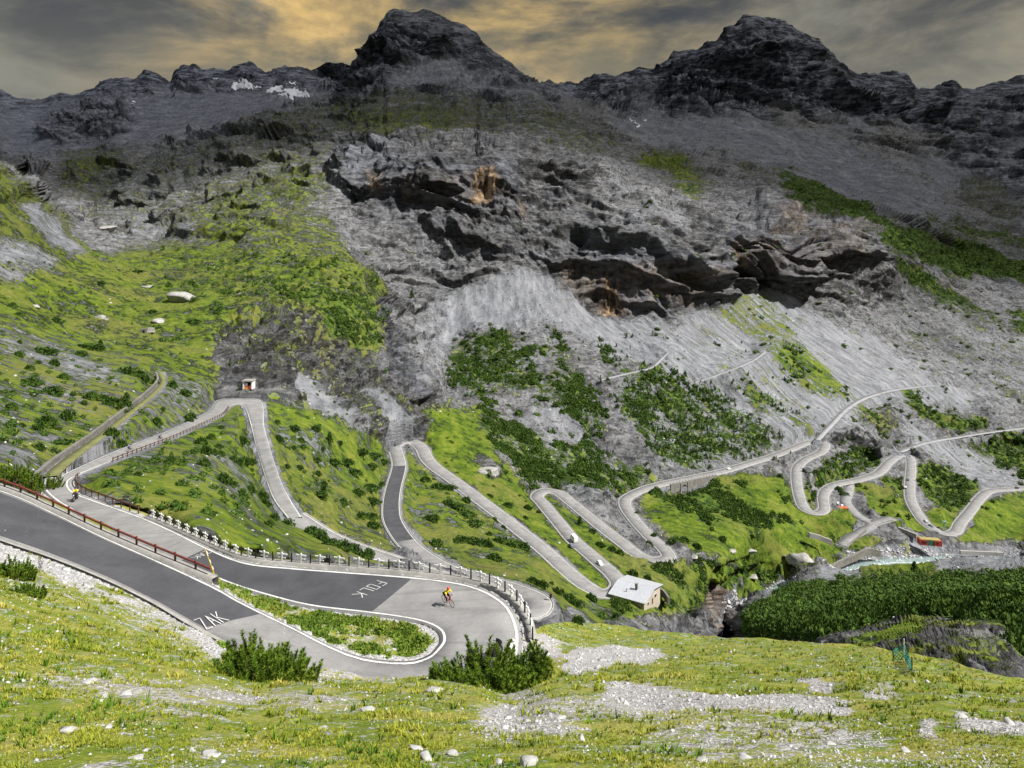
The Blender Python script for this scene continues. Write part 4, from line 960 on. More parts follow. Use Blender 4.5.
band('dwarf_pine_thicket', 6500, (475, 650, 400, 505), 22, lowtpl, 1.6, 'dark pine scrub on the rocky bank above the doubled hairpin')
band('conifer_wood', 6500, (596, 800, 328, 475), 23, contpl, 1.25, 'dark scrub and small conifers on the scree above the arch bridge', .95)
band('dwarf_pine_thicket', 5200, (640, 830, 470, 535), 24, lowtpl, 1.4, 'dark pine scrub below the arch bridge and above the valley meadow')
band('dwarf_pine_thicket', 8000, (805, 1148, 385, 520), 25, lowtpl, 1.6, 'dark pine scrub around the distant bends on the far right')
band('dwarf_pine_thicket', 9000, (640, 1148, 150, 385), 26, lowtpl, 2.6, 'dark green scrub bands high on the right side of the valley', .8)
band('dwarf_pine_thicket', 5200, (150, 400, 245, 372), 27, lowtpl, 1.5, 'dark scrub on the green shoulder above the light crag')
band('dwarf_pine_thicket', 3800, (596, 800, 560, 630), 28, lowtpl, 1.25, 'scrub on the steep bank above the gorge and rapids')
# scattered specks of juniper on scree and turf
def speck_p(u, v, P, C, d): return (d > 2)*np.where(P[:, 1] < 1500, 1, 0)*(.10+.25*sstep(fbm(P[:, 0], P[:, 1], P[:, 2], 70, 2), .0, .3))*(C[:, 6] < .6)*(C[:, 0] < 1.02)
u_, v_, P_, C_ = sample(FARS, 11000, -120, 1148, 240, 520, speck_p, 31); r_ = np.random.default_rng(8)
spread('juniper_scrub', lowtpl, P_, r_.uniform(.4, 1.3, len(P_)), M_PINE, 'tiny dark juniper bushes dotted over turf and scree', sz=r_.uniform(.5, 1.0, len(P_)))
# loose rock on the slopes
stpl = [stone_tpl(60+i, 0) for i in range(6)]
def rub_p(u, v, P, C, d): return (d > .8)*np.clip(.06+.3*sstep(C[:, 1], .5, .9)*(1-.7*np.clip(C[:, 0], 0, 1)), 0, 1)*(P[:, 1] < 1200)*(C[:, 0] < 1.05)
u_, v_, P_, C_ = sample(FARS, 20000, -120, 1148, 260, 640, lambda u, v, P, C, d: rub_p(u, v, P, C, d)*(C[:, 6] < .5)*np.where(C[:, 1] > 1.0, .35, 1), 32)
spread('rubble', stpl, P_, np.random.default_rng(9).gamma(2.2, .22, len(P_))*np.clip(P_[:, 1]/450, .45, 1.6), M_STONE, 'loose pale stones strewn over the slopes', tilt=.3)

# near meadow: grass, stones, herbs ------------------------------------------------------------
def tuft(nb, seed, h=1.0, wd=.07, bend=.5):
    r = np.random.default_rng(seed); V, F_ = [], []
    for i in range(nb):
        a = r.uniform(0, 6.283); b = np.array([math.cos(a), math.sin(a), 0])*r.uniform(0, .35); d = np.array([math.cos(a), math.sin(a), 0])*bend*r.uniform(.2, 1.2)
        hh = h*r.uniform(.5, 1.15); t = np.array([-math.sin(a+r.normal()), math.cos(a), 0])*wd; k = len(V)
        V += [b-t, b+t, b+d*.35+[0, 0, hh*.6]-t*.7, b+d*.35+[0, 0, hh*.6]+t*.7, b+d+[0, 0, hh]]; F_ += [(k, k+1, k+3), (k, k+3, k+2), (k+2, k+3, k+4)]
    return np.array(V), np.array(F_)
gt = [tuft(7, 70+i, 1.0, .10, .7) for i in range(6)]
def grass_p(u, v, P, C, d): n = fbm(P[:, 0], P[:, 1], P[:, 2], 2.2, 4)*1.7+fbm(P[:, 0], P[:, 1], P[:, 2], .6, 2)*.6; return sstep(C[:, 0]+n, .42, .75)*(d > .35)
u_, v_, P_, C_ = sample(NEARS, 52000, -40, 1060, 540, 780, grass_p, 41); D_ = P_[:, 1]; r_ = np.random.default_rng(10)
hgt = np.clip(D_*.0042, .035, .14)*r_.uniform(.55, 1.5, len(D_))*(1+.8*sstep(fbm(P_[:, 0], P_[:, 1], P_[:, 2], 3.0, 3), .05, .3))
spread('grass', gt, P_-[0, 0, .01], hgt, M_GRASS, 'short yellow green alpine grass covering the near meadow', tilt=.25, sz=hgt*.85)
u_, v_, P_, C_ = sample(NEARS, 5200, -40, 1060, 600, 790, lambda u, v, P, C, d: sstep(fbm(P[:, 0], P[:, 1], P[:, 2], 2.4, 3)+.22*sstep(-u, -120, 0), .10, .28)*(C[:, 0] > .5)*(d > 1), 47); r_ = np.random.default_rng(17)
spread('tall_grass', gt, P_-[0, 0, .01], np.clip(P_[:, 1]*.009, .07, .22)*r_.uniform(.7, 1.6, len(P_)), M_TUFT, 'taller dark green grass tussocks in the near meadow', tilt=.3, sz=np.clip(P_[:, 1]*.009, .07, .22)*r_.uniform(.7, 1.5, len(P_)))
ht = [clump(30, .7, .42, 80+i) for i in range(4)]
def isl_p(u, v, P, C, d): return (d > .5)*(P[:, 1] > 44)*(u < 445)*(u > 215)*(v < 662)*np.where(v > 650-(u-215)*0, 0.9, .9)
u_, v_, P_, C_ = sample(NEARS, 5200, 215, 445, 585, 662, lambda u, v, P, C, d: isl_p(u, v, P, C, d)*sstep(fbm(P[:, 0], P[:, 1], P[:, 2], 2.5, 3), -.18, .12), 43); r_ = np.random.default_rng(12)
inside = (P_[:, 2] > -31.5)
spread('herbs', ht, P_[inside], r_.uniform(.12, .38, inside.sum()), M_HERB, 'leafy weeds and grass filling the island inside the near bend', sz=r_.uniform(.12, .42, inside.sum()))
def st_p(u, v, P, C, d):
    n = fbm(P[:, 0], P[:, 1], P[:, 2], 2.6, 4)*1.4
    return np.clip(sstep(-C[:, 0]-n*.8+.75, .0, .4)*sstep(C[:, 1], .6, .95)*.85+.05+.06*sstep(n, .1, .4), 0, 1)*(d > .3)
u_, v_, P_, C_ = sample(NEARS, 64000, -40, 1060, 540, 775, st_p, 42); r_ = np.random.default_rng(11)
szs = np.clip(P_[:, 1]*.0013, .011, .07)*r_.gamma(1.8, .55, len(P_))
szs = szs*np.where(C_[:, 0] < .3, 1.35, 1)
spread('stones', stpl, P_, szs, M_STONE, 'pale broken limestone lying in patches on the near meadow and road verge', tilt=.35)

# pines standing singly near the camera ---------------------------------------------------------
def near_pine(u, v, D, wpx, hpx, nsh, seed, label, nb=46, nw=.016, ys=.75):
    p = (near_at(u, v) if v > n_top(u) else far_at(u, v)) if D is None else P3(u, v, D); D = p[1]
    rx = wpx/F*D/2*1.12; h = hpx/F*D*1.05
    root = empty('dwarf_pine', p-[0, 0, .1], 0, label, 'pine bush', 'dwarf pines beside the upper road')
    NV, NF, BV, BF = needle_shrub(nsh, rx, rx*ys, h, seed, nb, nlen=.052*h+.03, nw=nw)
    mesh_obj('foliage', NV, NF, M_PINEN, root); mesh_obj('branches', BV, BF, M_BARK, root)
    return root
near_pine(491, 687, None, 134, 66, 1200, 1, 'wide bushy dwarf pine in front of the hairpin, next to the gravel patch', 66, .030, .50)
near_pine(260, 681, None, 118, 68, 1100, 2, 'rounded dwarf pine bush at the near roadside, where the new asphalt ends', 66, .028, .55)
near_pine(13, 577, None, 46, 32, 380, 3, 'upper of two dwarf pines on the bank at the left edge below the road', 60, .03)
near_pine(28, 595, None, 36, 22, 240, 4, 'lower and smaller of two dwarf pines on the bank at the left edge', 60, .03)
near_pine(186, 655, None, 28, 13, 50, 5, 'small low green bush on the gravel bank left of the rounded pine', 40, .025)
near_pine(46, 488, None, 34, 26, 140, 8, 'dwarf pine behind the red guard rail, nearest the rider in yellow', 60, .06)
near_pine(22, 486, None, 44, 32, 240, 6, 'long dwarf pine hedge behind the red guard rail by the walled track', 60, .06)
near_pine(0, 481, None, 44, 30, 200, 7, 'dark dwarf pine behind the red guard rail at the very left edge', 60, .06)
near_pine(66, 525, None, 22, 13, 50, 9, 'low green shrub strip between guard rail and lower lane, right of the pines', 50, .05)
near_pine(47, 512, None, 16, 11, 40, 10, 'small shrub between the red guard rail and the lower lane corner', 50, .05)
near_pine(850, 648, 62, 30, 13, 50, 12, 'dark shrub at the foot of the bluff, left of the green net', 50, .05)
near_pine(880, 656, 64, 34, 14, 60, 13, 'dark shrub directly below the green net on the meadow rim', 50, .05)
near_pine(925, 650, 76, 26, 13, 50, 14, 'round dark shrub in the hollow of the rock bluff right of the net', 50, .05)
near_pine(975, 684, 55, 40, 12, 60, 15, 'dark low shrub along the meadow rim under the right end of the bluff', 50, .05)
near_pine(1012, 690, 48, 44, 16, 60, 16, 'dark green shrub on the meadow rim at the right edge', 50, .05)
near_pine(810, 724, None, 12, 6, 20, 19, 'tiny green bush among pale stones on the near meadow', 40, .02)

SHR = """30,386,18 52,395,22 13,394,6 12,408,12 73,396,8 91,400,14 101,401,12 112,406,18 119,405,14 124,411,8 84,405,7 68,419,17 47,425,19 37,429,12 22,426,7 5,439,9 40,448,12 59,429,6 113,440,13 121,443,12 162,412,6 157,423,12
 13,308,8 20,316,8 57,321,10 44,353,22 20,356,9 55,365,11 39,363,6 81,356,11 20,343,6 29,371,9 63,380,11 86,346,24 95,347,16 127,373,16 137,376,16 144,380,12 155,381,8 172,391,11 184,396,12 190,417,11 188,421,8 193,320,14 152,313,12 137,274,14 98,287,8
 202,443,12 212,436,9 221,429,6 220,446,8 206,454,13 214,454,9 221,455,9 204,465,13 171,463,11 242,420,8 242,443,12 234,460,10 241,463,12 251,464,10 223,482,16 232,487,10 241,496,10 251,492,10 262,499,13 278,443,11 277,424,7 295,430,10 287,468,7 138,475,7 294,449,6
 315,432,9 301,441,8 303,448,8 340,445,7 324,449,6 317,461,9 300,469,7 319,474,9 325,483,7 335,463,16 346,463,16 354,473,16 372,467,12 360,454,16 372,457,18 383,459,12 370,488,18 372,500,16 358,494,12 344,504,10 362,517,12 371,519,14 373,528,14 385,480,7
 274,519,10 288,522,14 268,527,10 267,505,10 250,491,9 246,463,12 311,535,16 321,541,16 330,546,14 343,550,16 353,554,14 366,560,16 438,488,14 425,482,10 448,490,14 456,510,18 466,516,18 474,524,18 448,507,12 432,521,14 466,503,10 494,519,8 435,545,14 461,543,18 473,545,18 484,546,14 489,535,7 494,560,16 452,563,9 489,497,8
 508,506,10 527,510,9 504,527,7 500,543,14 512,547,14 522,549,14 525,519,6 487,546,12 523,548,12 538,509,5 600,547,10 612,551,10 620,554,8 633,575,11 648,579,7 558,593,12 569,600,16 578,606,14 552,583,5 532,584,12 541,588,12 591,600,12 578,622,11 592,534,8 673,546,16 647,548,8 722,541,9 683,543,10 696,550,9 696,562,12 706,564,12 718,567,12 750,538,5 655,537,7 647,547,7 638,515,4 840,492,14 835,490,9"""
def region(u, v):
    if v < 330: return 'on the valley floor meadow'
    if u < 200 and v < 400 + (200-u)*.55 and v < 470: return 'above the walled track'
    if u < 240 and v < 500 and v < 440-(u-150)*.3: return 'between walled track and upper lane'
    if u < 275: return 'inside the first road loop'
    if u < 398: return 'right of the first straight'
    if v > 575 and u < 600: return 'above the gravel lay-by bend'
    if u < 530: return 'left of the longest straight'
    if u < 600: return 'right of the longest straight'
    if u < 660: return 'above the metal roofed house'
    if u < 790: return 'on the meadow above the stream'
    return 'above the red kiosk'
ORD = 'first second third fourth fifth sixth seventh eighth ninth tenth eleventh twelfth thirteenth fourteenth fifteenth sixteenth'.split()
_all = [tuple(float(q) for q in a.split(',')) for a in SHR.split()]; SH_LAB = {}
for rg in sorted({region(a[0], a[1]) for a in _all}):
    mem = sorted([a for a in _all if region(a[0], a[1]) == rg], key=lambda a: a[1]); n = len(mem)
    rows = [('', mem)] if n <= 4 else [('upper ', mem[:(n+2)//3]), ('middle ', mem[(n+2)//3:2*(n+2)//3]), ('lower ', mem[2*(n+2)//3:])]
    for nm, row in rows:
        for k, a in enumerate(sorted(row)): SH_LAB[a] = f'{ORD[min(k, 15)]} from left of the {nm}dwarf pine shrubs {rg}'
protos = {}
rs = random.Random(5)
for i in range(6):
    V, F_ = clump(380, .85, .20, 90+i); protos[i] = (V, F_)
SHR_ME = []
for i in range(6):
    me = bpy.data.meshes.new('dwarf_pine_shrub'); V, F_ = protos[i]; me.from_pydata(V.tolist(), [], F_.tolist()); me.materials.append(M_PINE); SHR_ME.append(me)
for s_ in SHR.split():
    u, v, w_ = (float(q) for q in s_.split(','))
    p = far_at(u, v-.3) if v < n_top(u) else near_at(u, v); r = w_/2/F*p[1]*1.08
    o = bpy.data.objects.new('dwarf_pine_shrub', SHR_ME[rs.randrange(6)]); COL.objects.link(o)
    o.location = (p[0], p[1], p[2]-.12*r); o.scale = (r, r*rs.uniform(.75, 1), min(r*rs.uniform(1.0, 1.35), 2.6)); o.rotation_euler = (0, 0, rs.uniform(0, 6.28))
    tag(o, SH_LAB[(u, v, w_)], 'shrub', 'dwarf pine shrubs on the slopes')
# small upright conifers
def conifer(u, v, hpx, label, rr=.42):
    p = far_at(u, v); h = hpx/F*p[1]
    root = empty('conifer', p-[0, 0, .2], 0, label, 'conifer tree', 'small conifers standing alone')
    V, F_ = clump(520, 1.0, .085, int(u), True, rr); mesh_obj('crown', V*h, F_, M_PINE, root)
    a = np.linspace(0, 2*math.pi, 7)[:-1]; ring = lambda z, r: np.stack([np.cos(a)*r, np.sin(a)*r, 0*a+z], 1)
    mesh_obj('trunk', np.concatenate([ring(-.3, h*.035), ring(h*.5, h*.02)]), [(i, (i+1) % 6, 6+(i+1) % 6, 6+i) for i in range(6)], M_BARK, root)
conifer(126, 407, 18, 'upright conifer beside the shrubs next to the stone walled track', .36)
conifer(101, 350, 12, 'small conifer at the right end of a shrub row on the left slope', .36)
conifer(329, 444, 12, 'slim young conifer above the shrubs right of the long straight', .3)
conifer(324, 499, 18, 'tallest slim conifer on the slope right of the long straight', .24)
conifer(580, 524, 9, 'small conifer between the vans lane and the lane above it', .36)
conifer(914, 572, 12, 'dark conifer on the stream bank below the red building', .30)
conifer(404, 300, 8, 'lone dark conifer on the rock beside the gorge', .3)

# single stones ------------------------------------------------------------------------------------
def rock(name, u, v, wpx, hpx, seed, label, cat, group, mat, near=True, sub=1):
    p = near_at(u, v) if near else far_at(u, v); s = wpx/F*p[1]/2*(1.2 if near else 1.5)
    V, F_ = stone_tpl(seed, sub); V = V*s; V[:, 2] *= (hpx/wpx)*1.35
    if sub > 1:
        V = V*(1+.10*perlin(V[:, 0]/s*2.2, V[:, 1]/s*2.2, V[:, 2]/s*2.2+seed))[:, None]
    o = mesh_obj(name, V, F_, mat); o.location = tuple(float(q) for q in p+[0, 0, s*.12]); return tag(o, label, cat, group)
for i, (u, v, w_, h_, lb) in enumerate([
 (68,733,19,11,'white angular stone lying in the grass at the lower left'), (107,728,8,6,'small pale stone right of the white angular one at lower left'),
 (432,692,20,11,'light grey rock just left of the wide pine bush'), (366,712,15,7,'flat pale rock in the grass below the light grey one'),
 (417,748,16,6,'thin tilted slab of pale stone near the bottom centre'), (426,760,18,9,'grey rounded rock at the bottom centre beside the thin slab'),
 (454,754,13,6,'dull grey stone half sunk right of the grey rounded rock'), (500,761,11,6,'small white stone near the bottom edge, left of the blocky one'),
 (529,764,20,13,'blocky white stone at the bottom edge'), (103,696,13,6,'low pale stone on the bare strip at left'), (90,684,14,5,'flat stone at the upper end of the bare strip at left'),
 (127,694,12,6,'pale stone at the middle of the bare strip at left'), (137,758,16,6,'flat pale stone at the bottom left edge'), (212,754,20,6,'wide flat stone low in the grass at the bottom left'),
 (145,749,9,5,'small stone touching a row of pebbles at the bottom left'), (322,728,9,5,'small pale stone in grass under the rounded pine'), (744,755,14,8,'pale stone in the stony ground at the bottom right of centre'),
 (960,717,12,7,'white stone at the left tip of the pale stone streak on the right'), (1010,726,12,6,'white stone in the pale stone streak at the right edge'), (700,760,12,7,'angular pale stone at the bottom, right of centre'),
 (830,742,9,5,'small white stone in the grass at lower right'), (905,748,12,6,'pale stone in the grass below the curved stone streak'), (560,716,11,6,'pale stone in the middle stone patch')]):
    rock('stone', u, v, w_*1.1, h_*1.1, 200+i, lb, 'stone', 'larger stones on the near meadow', M_ROCK2)
for i, (u, v, w_, h_, lb) in enumerate([
 (802,562,20,15,'big pale boulder with steep sides on the meadow above the stream'), (731,552,7,5,'small pale boulder on the meadow, left of two'), (749,552,9,5,'flat pale boulder right of the small one on the meadow'),
 (757,575,11,5,'white slab boulder in the scrub above the gorge'), (486,474,22,12,'grey rock knob above the longest straight'), (37,305,7,6,'pale boulder high on the left slope'), (790,560,9,8,'low boulder against the left side of the biggest one'),
 (692,560,6,4,'small white boulder below the tight bend'), (177,300,22,14,'craggy brown outcrop on the valley floor meadow'), (100,238,22,11,'rounded grey outcrop where the left slope meets the upper valley'),
 (102,318,12,6,'low grey outcrop above the shrubs on the left'), (160,322,12,6,'pale rock beside the ruined stone hut'), (148,286,10,6,'grey rock in the meadow above the stone hut')]):
    rock('boulder', u, v, w_, h_, 300+i, lb, 'boulder', 'boulders lying on the slopes', M_ROCKL, False, 2)
# ------------------------------------------------------------------ built things
def box(bm, c, s, rz=0., taper=None):
    """box centred at c with full size s; taper scales the top"""
    M_ = Matrix.Translation(c) @ Matrix.Rotation(rz, 4, 'Z')
    r = bmesh.ops.create_cube(bm, size=1.0)['verts']
    for v in r:
        k = (taper if taper and v.co.z > 0 else (1, 1))
        v.co = M_ @ Vector((v.co.x*s[0]*k[0], v.co.y*s[1]*k[1], v.co.z*s[2]))
    return r
def cyl(bm, a, b, r0, r1=None, n=10):
    a, b = Vector(a), Vector(b); d = b-a; r1 = r0 if r1 is None else r1
    q = d.to_track_quat('Z', 'Y'); ra, rb = [], []
    for i in range(n):
        t = 2*math.pi*i/n; e = Vector((math.cos(t), math.sin(t), 0)); ra.append(bm.verts.new(a+q@(e*r0))); rb.append(bm.verts.new(b+q@(e*r1)))
    for i in range(n): bm.faces.new((ra[i], ra[(i+1) % n], rb[(i+1) % n], rb[i]))
    bm.faces.new(ra[::-1]); bm.faces.new(rb)
def torus(bm, c, R, r, axis='Y', n=24, k=6):
    g = []
    for i in range(n):
        a = 2*math.pi*i/n; ring = []
        for j in range(k):
            b = 2*math.pi*j/k; x, y, z = (R+r*math.cos(b))*math.cos(a), r*math.sin(b), (R+r*math.cos(b))*math.sin(a)
            ring.append(bm.verts.new(Vector(c)+Vector((x, y, z))))
        g.append(ring)
    for i in range(n):
        for j in range(k): bm.faces.new((g[i][j], g[(i+1) % n][j], g[(i+1) % n][(j+1) % k], g[i][(j+1) % k]))
def fin(name, bm, mat, parent=None, bevel=0., loc=None):
    if bevel: bmesh.ops.bevel(bm, geom=list(bm.edges), offset=bevel, segments=2, affect='EDGES', clamp_overlap=True)
    bmesh.ops.recalc_face_normals(bm, faces=bm.faces)
    me = bpy.data.meshes.new(name); bm.to_mesh(me); bm.free(); me.materials.append(mat)
    o = bpy.data.objects.new(name, me); COL.objects.link(o)
    if parent: o.parent = parent
    if loc is not None: o.location = tuple(float(c) for c in loc)
    return o
def nb(): return bmesh.new()
M_RUST = simple('red_brown_rail', (.17, .045, .032), .8, .3, .35, 5.0)
M_BROWN = simple('brown_timber', (.11, .055, .035), .85, .2, .35, 5.0)
M_BLACK = simple('black_paint', (.015, .015, .016), .6, .3, .2, 4.0)
M_WHITE = simple('white_paint', (.72, .72, .70), .65, .3, .15, 3.0)
M_WALLS = simple('rough_stone_wall', (.18, .172, .155), .95, .1, .5, 2.2, bump=.12)
M_METALR = simple('pale_metal_roof', (.46, .48, .51), .45, .5, .12, .8, metal=.25)
M_PLAS = simple('beige_plaster', (.42, .37, .29), .9, .15, .22, 1.2)
M_GLASS = simple('dark_glass', (.02, .025, .03), .12, .6, .2, 2.0)
M_RUB = simple('tyre_rubber', (.02, .02, .02), .85, .2, .2, 8.0)
M_REDP = simple('red_paint', (.36, .045, .03), .6, .3, .25, 1.5)
M_DARK = simple('opening_shade', (.012, .012, .014), .9, .1, .2, 2.0)  # near black, painted shade for the inside of openings
M_YEL = simple('yellow_cloth', (.80, .68, .02), .8, .15, .12, 9.0)
M_ORANGE = simple('orange_paint', (.75, .25, .03), .7, .25, .15, 3.0)
M_SKIN = simple('skin', (.50, .30, .21), .6, .3, .1, 12.0)
M_TEAL = simple('green_netting', (.07, .30, .24), .85, .1, .4, 9.0)
M_CHROME = simple('bare_metal', (.45, .46, .48), .35, .5, .15, 6.0, metal=.7)

# guard rails --------------------------------------------------------------------------------------
def along(line, step, start=0.):
    d = np.concatenate([[0], np.cumsum(np.linalg.norm(np.diff(line, axis=0), axis=1))]); s = np.arange(start, d[-1], step)
    p = np.stack([np.interp(s, d, line[:, k]) for k in range(3)], 1); q = np.stack([np.interp(np.minimum(s+.3, d[-1]), d, line[:, k]) for k in range(3)], 1)-p
    return p, np.arctan2(q[:, 1], q[:, 0])
def outward(L, R, off, i0, i1):
    d = L-R; d[:, 2] = 0; d /= np.linalg.norm(d, axis=1)[:, None]; return (L+d*off)[i0:i1]
def near_idx(line, u, v):
    px = np.array([pix(p) for p in line]); return int(np.argmin(((px-[u, v])**2).sum(1)))
def tube_along(name, pts, r, mat, parent, n=8, flat=None):
    bm = nb()
    rings = []
    for i, p in enumerate(pts):
        a, b = pts[max(0, i-1)], pts[min(len(pts)-1, i+1)]; t = (b-a); t /= np.linalg.norm(t); s_ = np.array([-t[1], t[0], 0]); s_ /= np.linalg.norm(s_); up = np.cross(t, s_)*-1
        rings.append([bm.verts.new(p+s_*math.cos(2*math.pi*k/n)*r[0]+np.array([0, 0, 1])*math.sin(2*math.pi*k/n)*r[1]) for k in range(n)])
    for i in range(len(rings)-1):
        for k in range(n): bm.faces.new((rings[i][k], rings[i][(k+1) % n], rings[i+1][(k+1) % n], rings[i+1][k]))
    bm.faces.new(rings[0]); bm.faces.new(rings[-1][::-1])
    return fin(name, bm, mat, parent)
def guard_rail(line, step, h, label, mat, pw=.14, kerb=True, rails=1):
    base = line[0]; root = empty('guard_rail', base, 0, label, 'guard rail', 'timber guard rails')
    loc = line-base; pos, rot = along(loc, step, .1)
    bm0 = nb(); box(bm0, (0, 0, h*.5-.1), (pw, pw*.9, h+.35)); proto = fin('post', bm0, mat, root, .012)
    for i, (p, a) in enumerate(zip(pos, rot)):
        o = proto if i == 0 else proto.copy()
        if i: COL.objects.link(o); o.parent = root
        o.location = tuple(p); o.rotation_euler = (0, 0, a)
    rl, _ = along(loc, .8)
    for k in range(rails): tube_along('rail', rl+np.array([0, 0, h-.12-.38*k]), (.075, .105), mat, root)
    if kerb:
        c = line[::1]; strip('kerb', offset_line(c, .3)+[0, 0, .34], offset_line(c, -.3)+[0, 0, .34], M_CONC, 0, .8)
    return root
g1 = outward(A_Ld, A_Rd, .55, 0, near_idx(A_Ld, 213, 585)+1)
guard_rail(g1, 2.35, .98, 'long rust red guard rail along the outer edge of the new asphalt', M_RUST)
g2 = outward(A_Rd, A_Ld, .7, near_idx(A_Rd, 137, 515), near_idx(A_Rd, 78, 480)+1)
g2 = smooth_line(np.vstack([g2[::3]]), 1.0)
guard_rail(g2, 2.4, .8, 'dark brown timber rail round the tight inner corner by the rider in yellow', M_BROWN, kerb=False, rails=1)
g3 = outward(A_Rd, A_Ld, .6, near_idx(A_Rd, 113, 463), near_idx(A_Rd, 231, 409)+1)
guard_rail(g3[::2], 4.0, .8, 'long dark brown rail on the meadow side of the lane to the white shelter', M_BROWN, .2, False, 1)

# white and black fence round the outside of the bend
fl = outward(A_Rd, A_Ld, .75, near_idx(A_Rd, 519, 640), near_idx(A_Rd, 139, 516)+1)
fl = smooth_line(fl[::3], 1.0)
fr = empty('roadside_fence', fl[0], 0, 'white and black painted fence on the kerb round the outside of the near hairpin', 'fence')
pos, rot = along(fl-fl[0], 1.08)
b = nb(); box(b, (0, 0, .46), (.125, .125, .98), taper=(.85, .85)); bp_ = fin('black_post', b, M_BLACK, fr, .02)
b = nb(); box(b, (0, 0, .48), (.13, .12, .95)); box(b, (0, .0, .76), (1.15, .08, .12)); box(b, (0, 0, .42), (.8, .08, .11)); wp_ = fin('white_post', b, M_WHITE, fr)
firstb = firstw = True
for i, (p, a) in enumerate(zip(pos, rot)):
    src = bp_ if i % 2 == 0 else wp_
    if (i % 2 == 0 and firstb) or (i % 2 and firstw):
        o = src
        if i % 2 == 0: firstb = False
        else: firstw = False
    else:
        o = src.copy(); COL.objects.link(o); o.parent = fr
    o.location = (p[0], p[1], p[2]+.12); o.rotation_euler = (0, 0, a)
strip('kerb', offset_line(fl, .32)+[0, 0, .16], offset_line(fl, -.32)+[0, 0, .16], M_CONC, 0, 1.0)

# kerb wall beside the lower bends: low pale edging
for f0, i0, i1 in ((1.02, 0, len(B_C)), (-1.02, 0, len(B_C))):
    c = offset_line(B_C, B_W/2*f0)[i0:i1]; strip('kerb', offset_line(c, .16)+[0, 0, .16], offset_line(c, -.16)+[0, 0, .16], M_CONC, 0, .8)

def wall(line, th, h0, h1, mat, label, cat='wall', name='stone_wall', down=1.5):
    """free standing wall along a ground line with an uneven top"""
    n = len(line); t = np.gradient(line, axis=0); t[:, 2] = 0; t /= np.linalg.norm(t, axis=1)[:, None]; s_ = np.stack([-t[:, 1], t[:, 0], 0*t[:, 0]], 1)*th/2
    up = np.linspace(h0, h1, n)+fbm(line[:, 0], line[:, 1], line[:, 2], 3, 3)*.25*min(h0, 1.5)
    V = np.stack([line-s_-[0, 0, down], line-s_+np.stack([0*up, 0*up, up], 1), line+s_+np.stack([0*up, 0*up, up], 1), line+s_-[0, 0, down]], 1)
    idx = np.arange(n*4).reshape(n, 4); q = np.stack([idx[:-1, :-1], idx[:-1, 1:], idx[1:, 1:], idx[1:, :-1]], -1).reshape(-1, 4)
    F_ = q.tolist()+[[0, 3, 2, 1], [n*4-4, n*4-3, n*4-2, n*4-1]]
    o = mesh_obj(name, V.reshape(-1, 3), F_, mat); return tag(o, label, cat)
tw = TR[0][0]; wall(offset_line(tw, 1.9)[:len(tw)-3], .7, .7, 1.4, M_WALLS, 'long grey dry stone wall running up beside the grassy track at left')
for pts, th, h, mat, lb in [
 ([(820,581,443),(827,574,448),(840,565,456),(856,558,463),(868,553,468),(880,555,470)], 1.6, 3.2, M_WALLS, 'curved stone retaining wall holding the stream bank below the meadow'),
 ([(809,535,458),(820,538,458),(832,543,457)], 1.6, 1.8, M_CONC, 'long white concrete slab wall low in the meadow below the lane fork'),
 ([(853,496,565),(855,501,554),(858,506,545)], .6, 1.5, M_CONC, 'short white wall curving beside the grey lane to the red kiosk'),
 ([(888,538,500),(897,529,508)], 1.2, 1.5, M_CONC, 'short pale concrete wall running down from the lane end'),
 ([(897,529,508),(910,534,502),(917,537,498)], 1.4, 2.0, M_CONC, 'bright concrete wall leading to the red building'),
 ([(846,549,480),(857,540,488),(866,532,496)], .8, 2.2, M_WALLS, 'stone wall under the short lane branch above the stream'),
 ([(870,531,502),(882,526,508),(893,523,511)], .8, 2.4, M_WALLS, 'stone retaining wall under the end of the lane platform'),
 ([(960,552,494),(985,553,494),(1003,554,493)], 1.6, 1.2, M_CONC, 'low concrete weir wall on the gravel bank right of the red building'),
 ([(654,586,292),(664,594,282),(669,601,272)], .8, 1.4, M_WALLS, 'stone terrace wall round the yard behind the metal roofed house')]:
    wall(smooth_line([P3(*p) for p in pts], 2.5), th, h*.9, h, mat, lb)

# arched road bridge on the slope --------------------------------------------------------------------
i0, i1 = near_idx(B_C, 664, 483), near_idx(B_C, 712, 474)
bl = offset_line(B_C, -B_W/2*1.0-.5)[i0:i1]
cen = (bl[0]+bl[-1])/2
if bl[len(bl)//2][1] > B_C[(i0+i1)//2][1]: bl = offset_line(B_C, B_W/2*1.0+.5)[i0:i1]
br = empty('arch_bridge', bl[0], 0, 'stone viaduct wall with a dark arch carrying the road over a gully', 'bridge')
rel = bl-bl[0]; ds = np.concatenate([[0], np.cumsum(np.linalg.norm(np.diff(rel, axis=0), axis=1))]); ss = np.arange(0, ds[-1], .5)
ctr = np.stack([np.interp(ss, ds, rel[:, k]) for k in range(3)], 1)
ac = ss[np.argmin([abs(pix(c+bl[0])[0]-684) for c in ctr])]; ar = 2.9
V, F_ = [], []
tdir = np.gradient(ctr, axis=0); tdir[:, 2] = 0; tdir /= np.linalg.norm(tdir, axis=1)[:, None]; nn = np.stack([tdir[:, 1], -tdir[:, 0], 0*tdir[:, 0]], 1)
for k, (c, s_) in enumerate(zip(ctr, ss)):
    e = abs(s_-ac); depth = 7.5*max(.25, 1-(abs(s_-ac)/(ds[-1]*.62))**2)
    bot = -depth if e >= ar else -(2.0+ar-math.sqrt(max(0, ar*ar-e*e))+.0)
    for side in (-.5, .5):
        V += [c+nn[k]*side+[0, 0, .35], c+nn[k]*side+[0, 0, bot]]
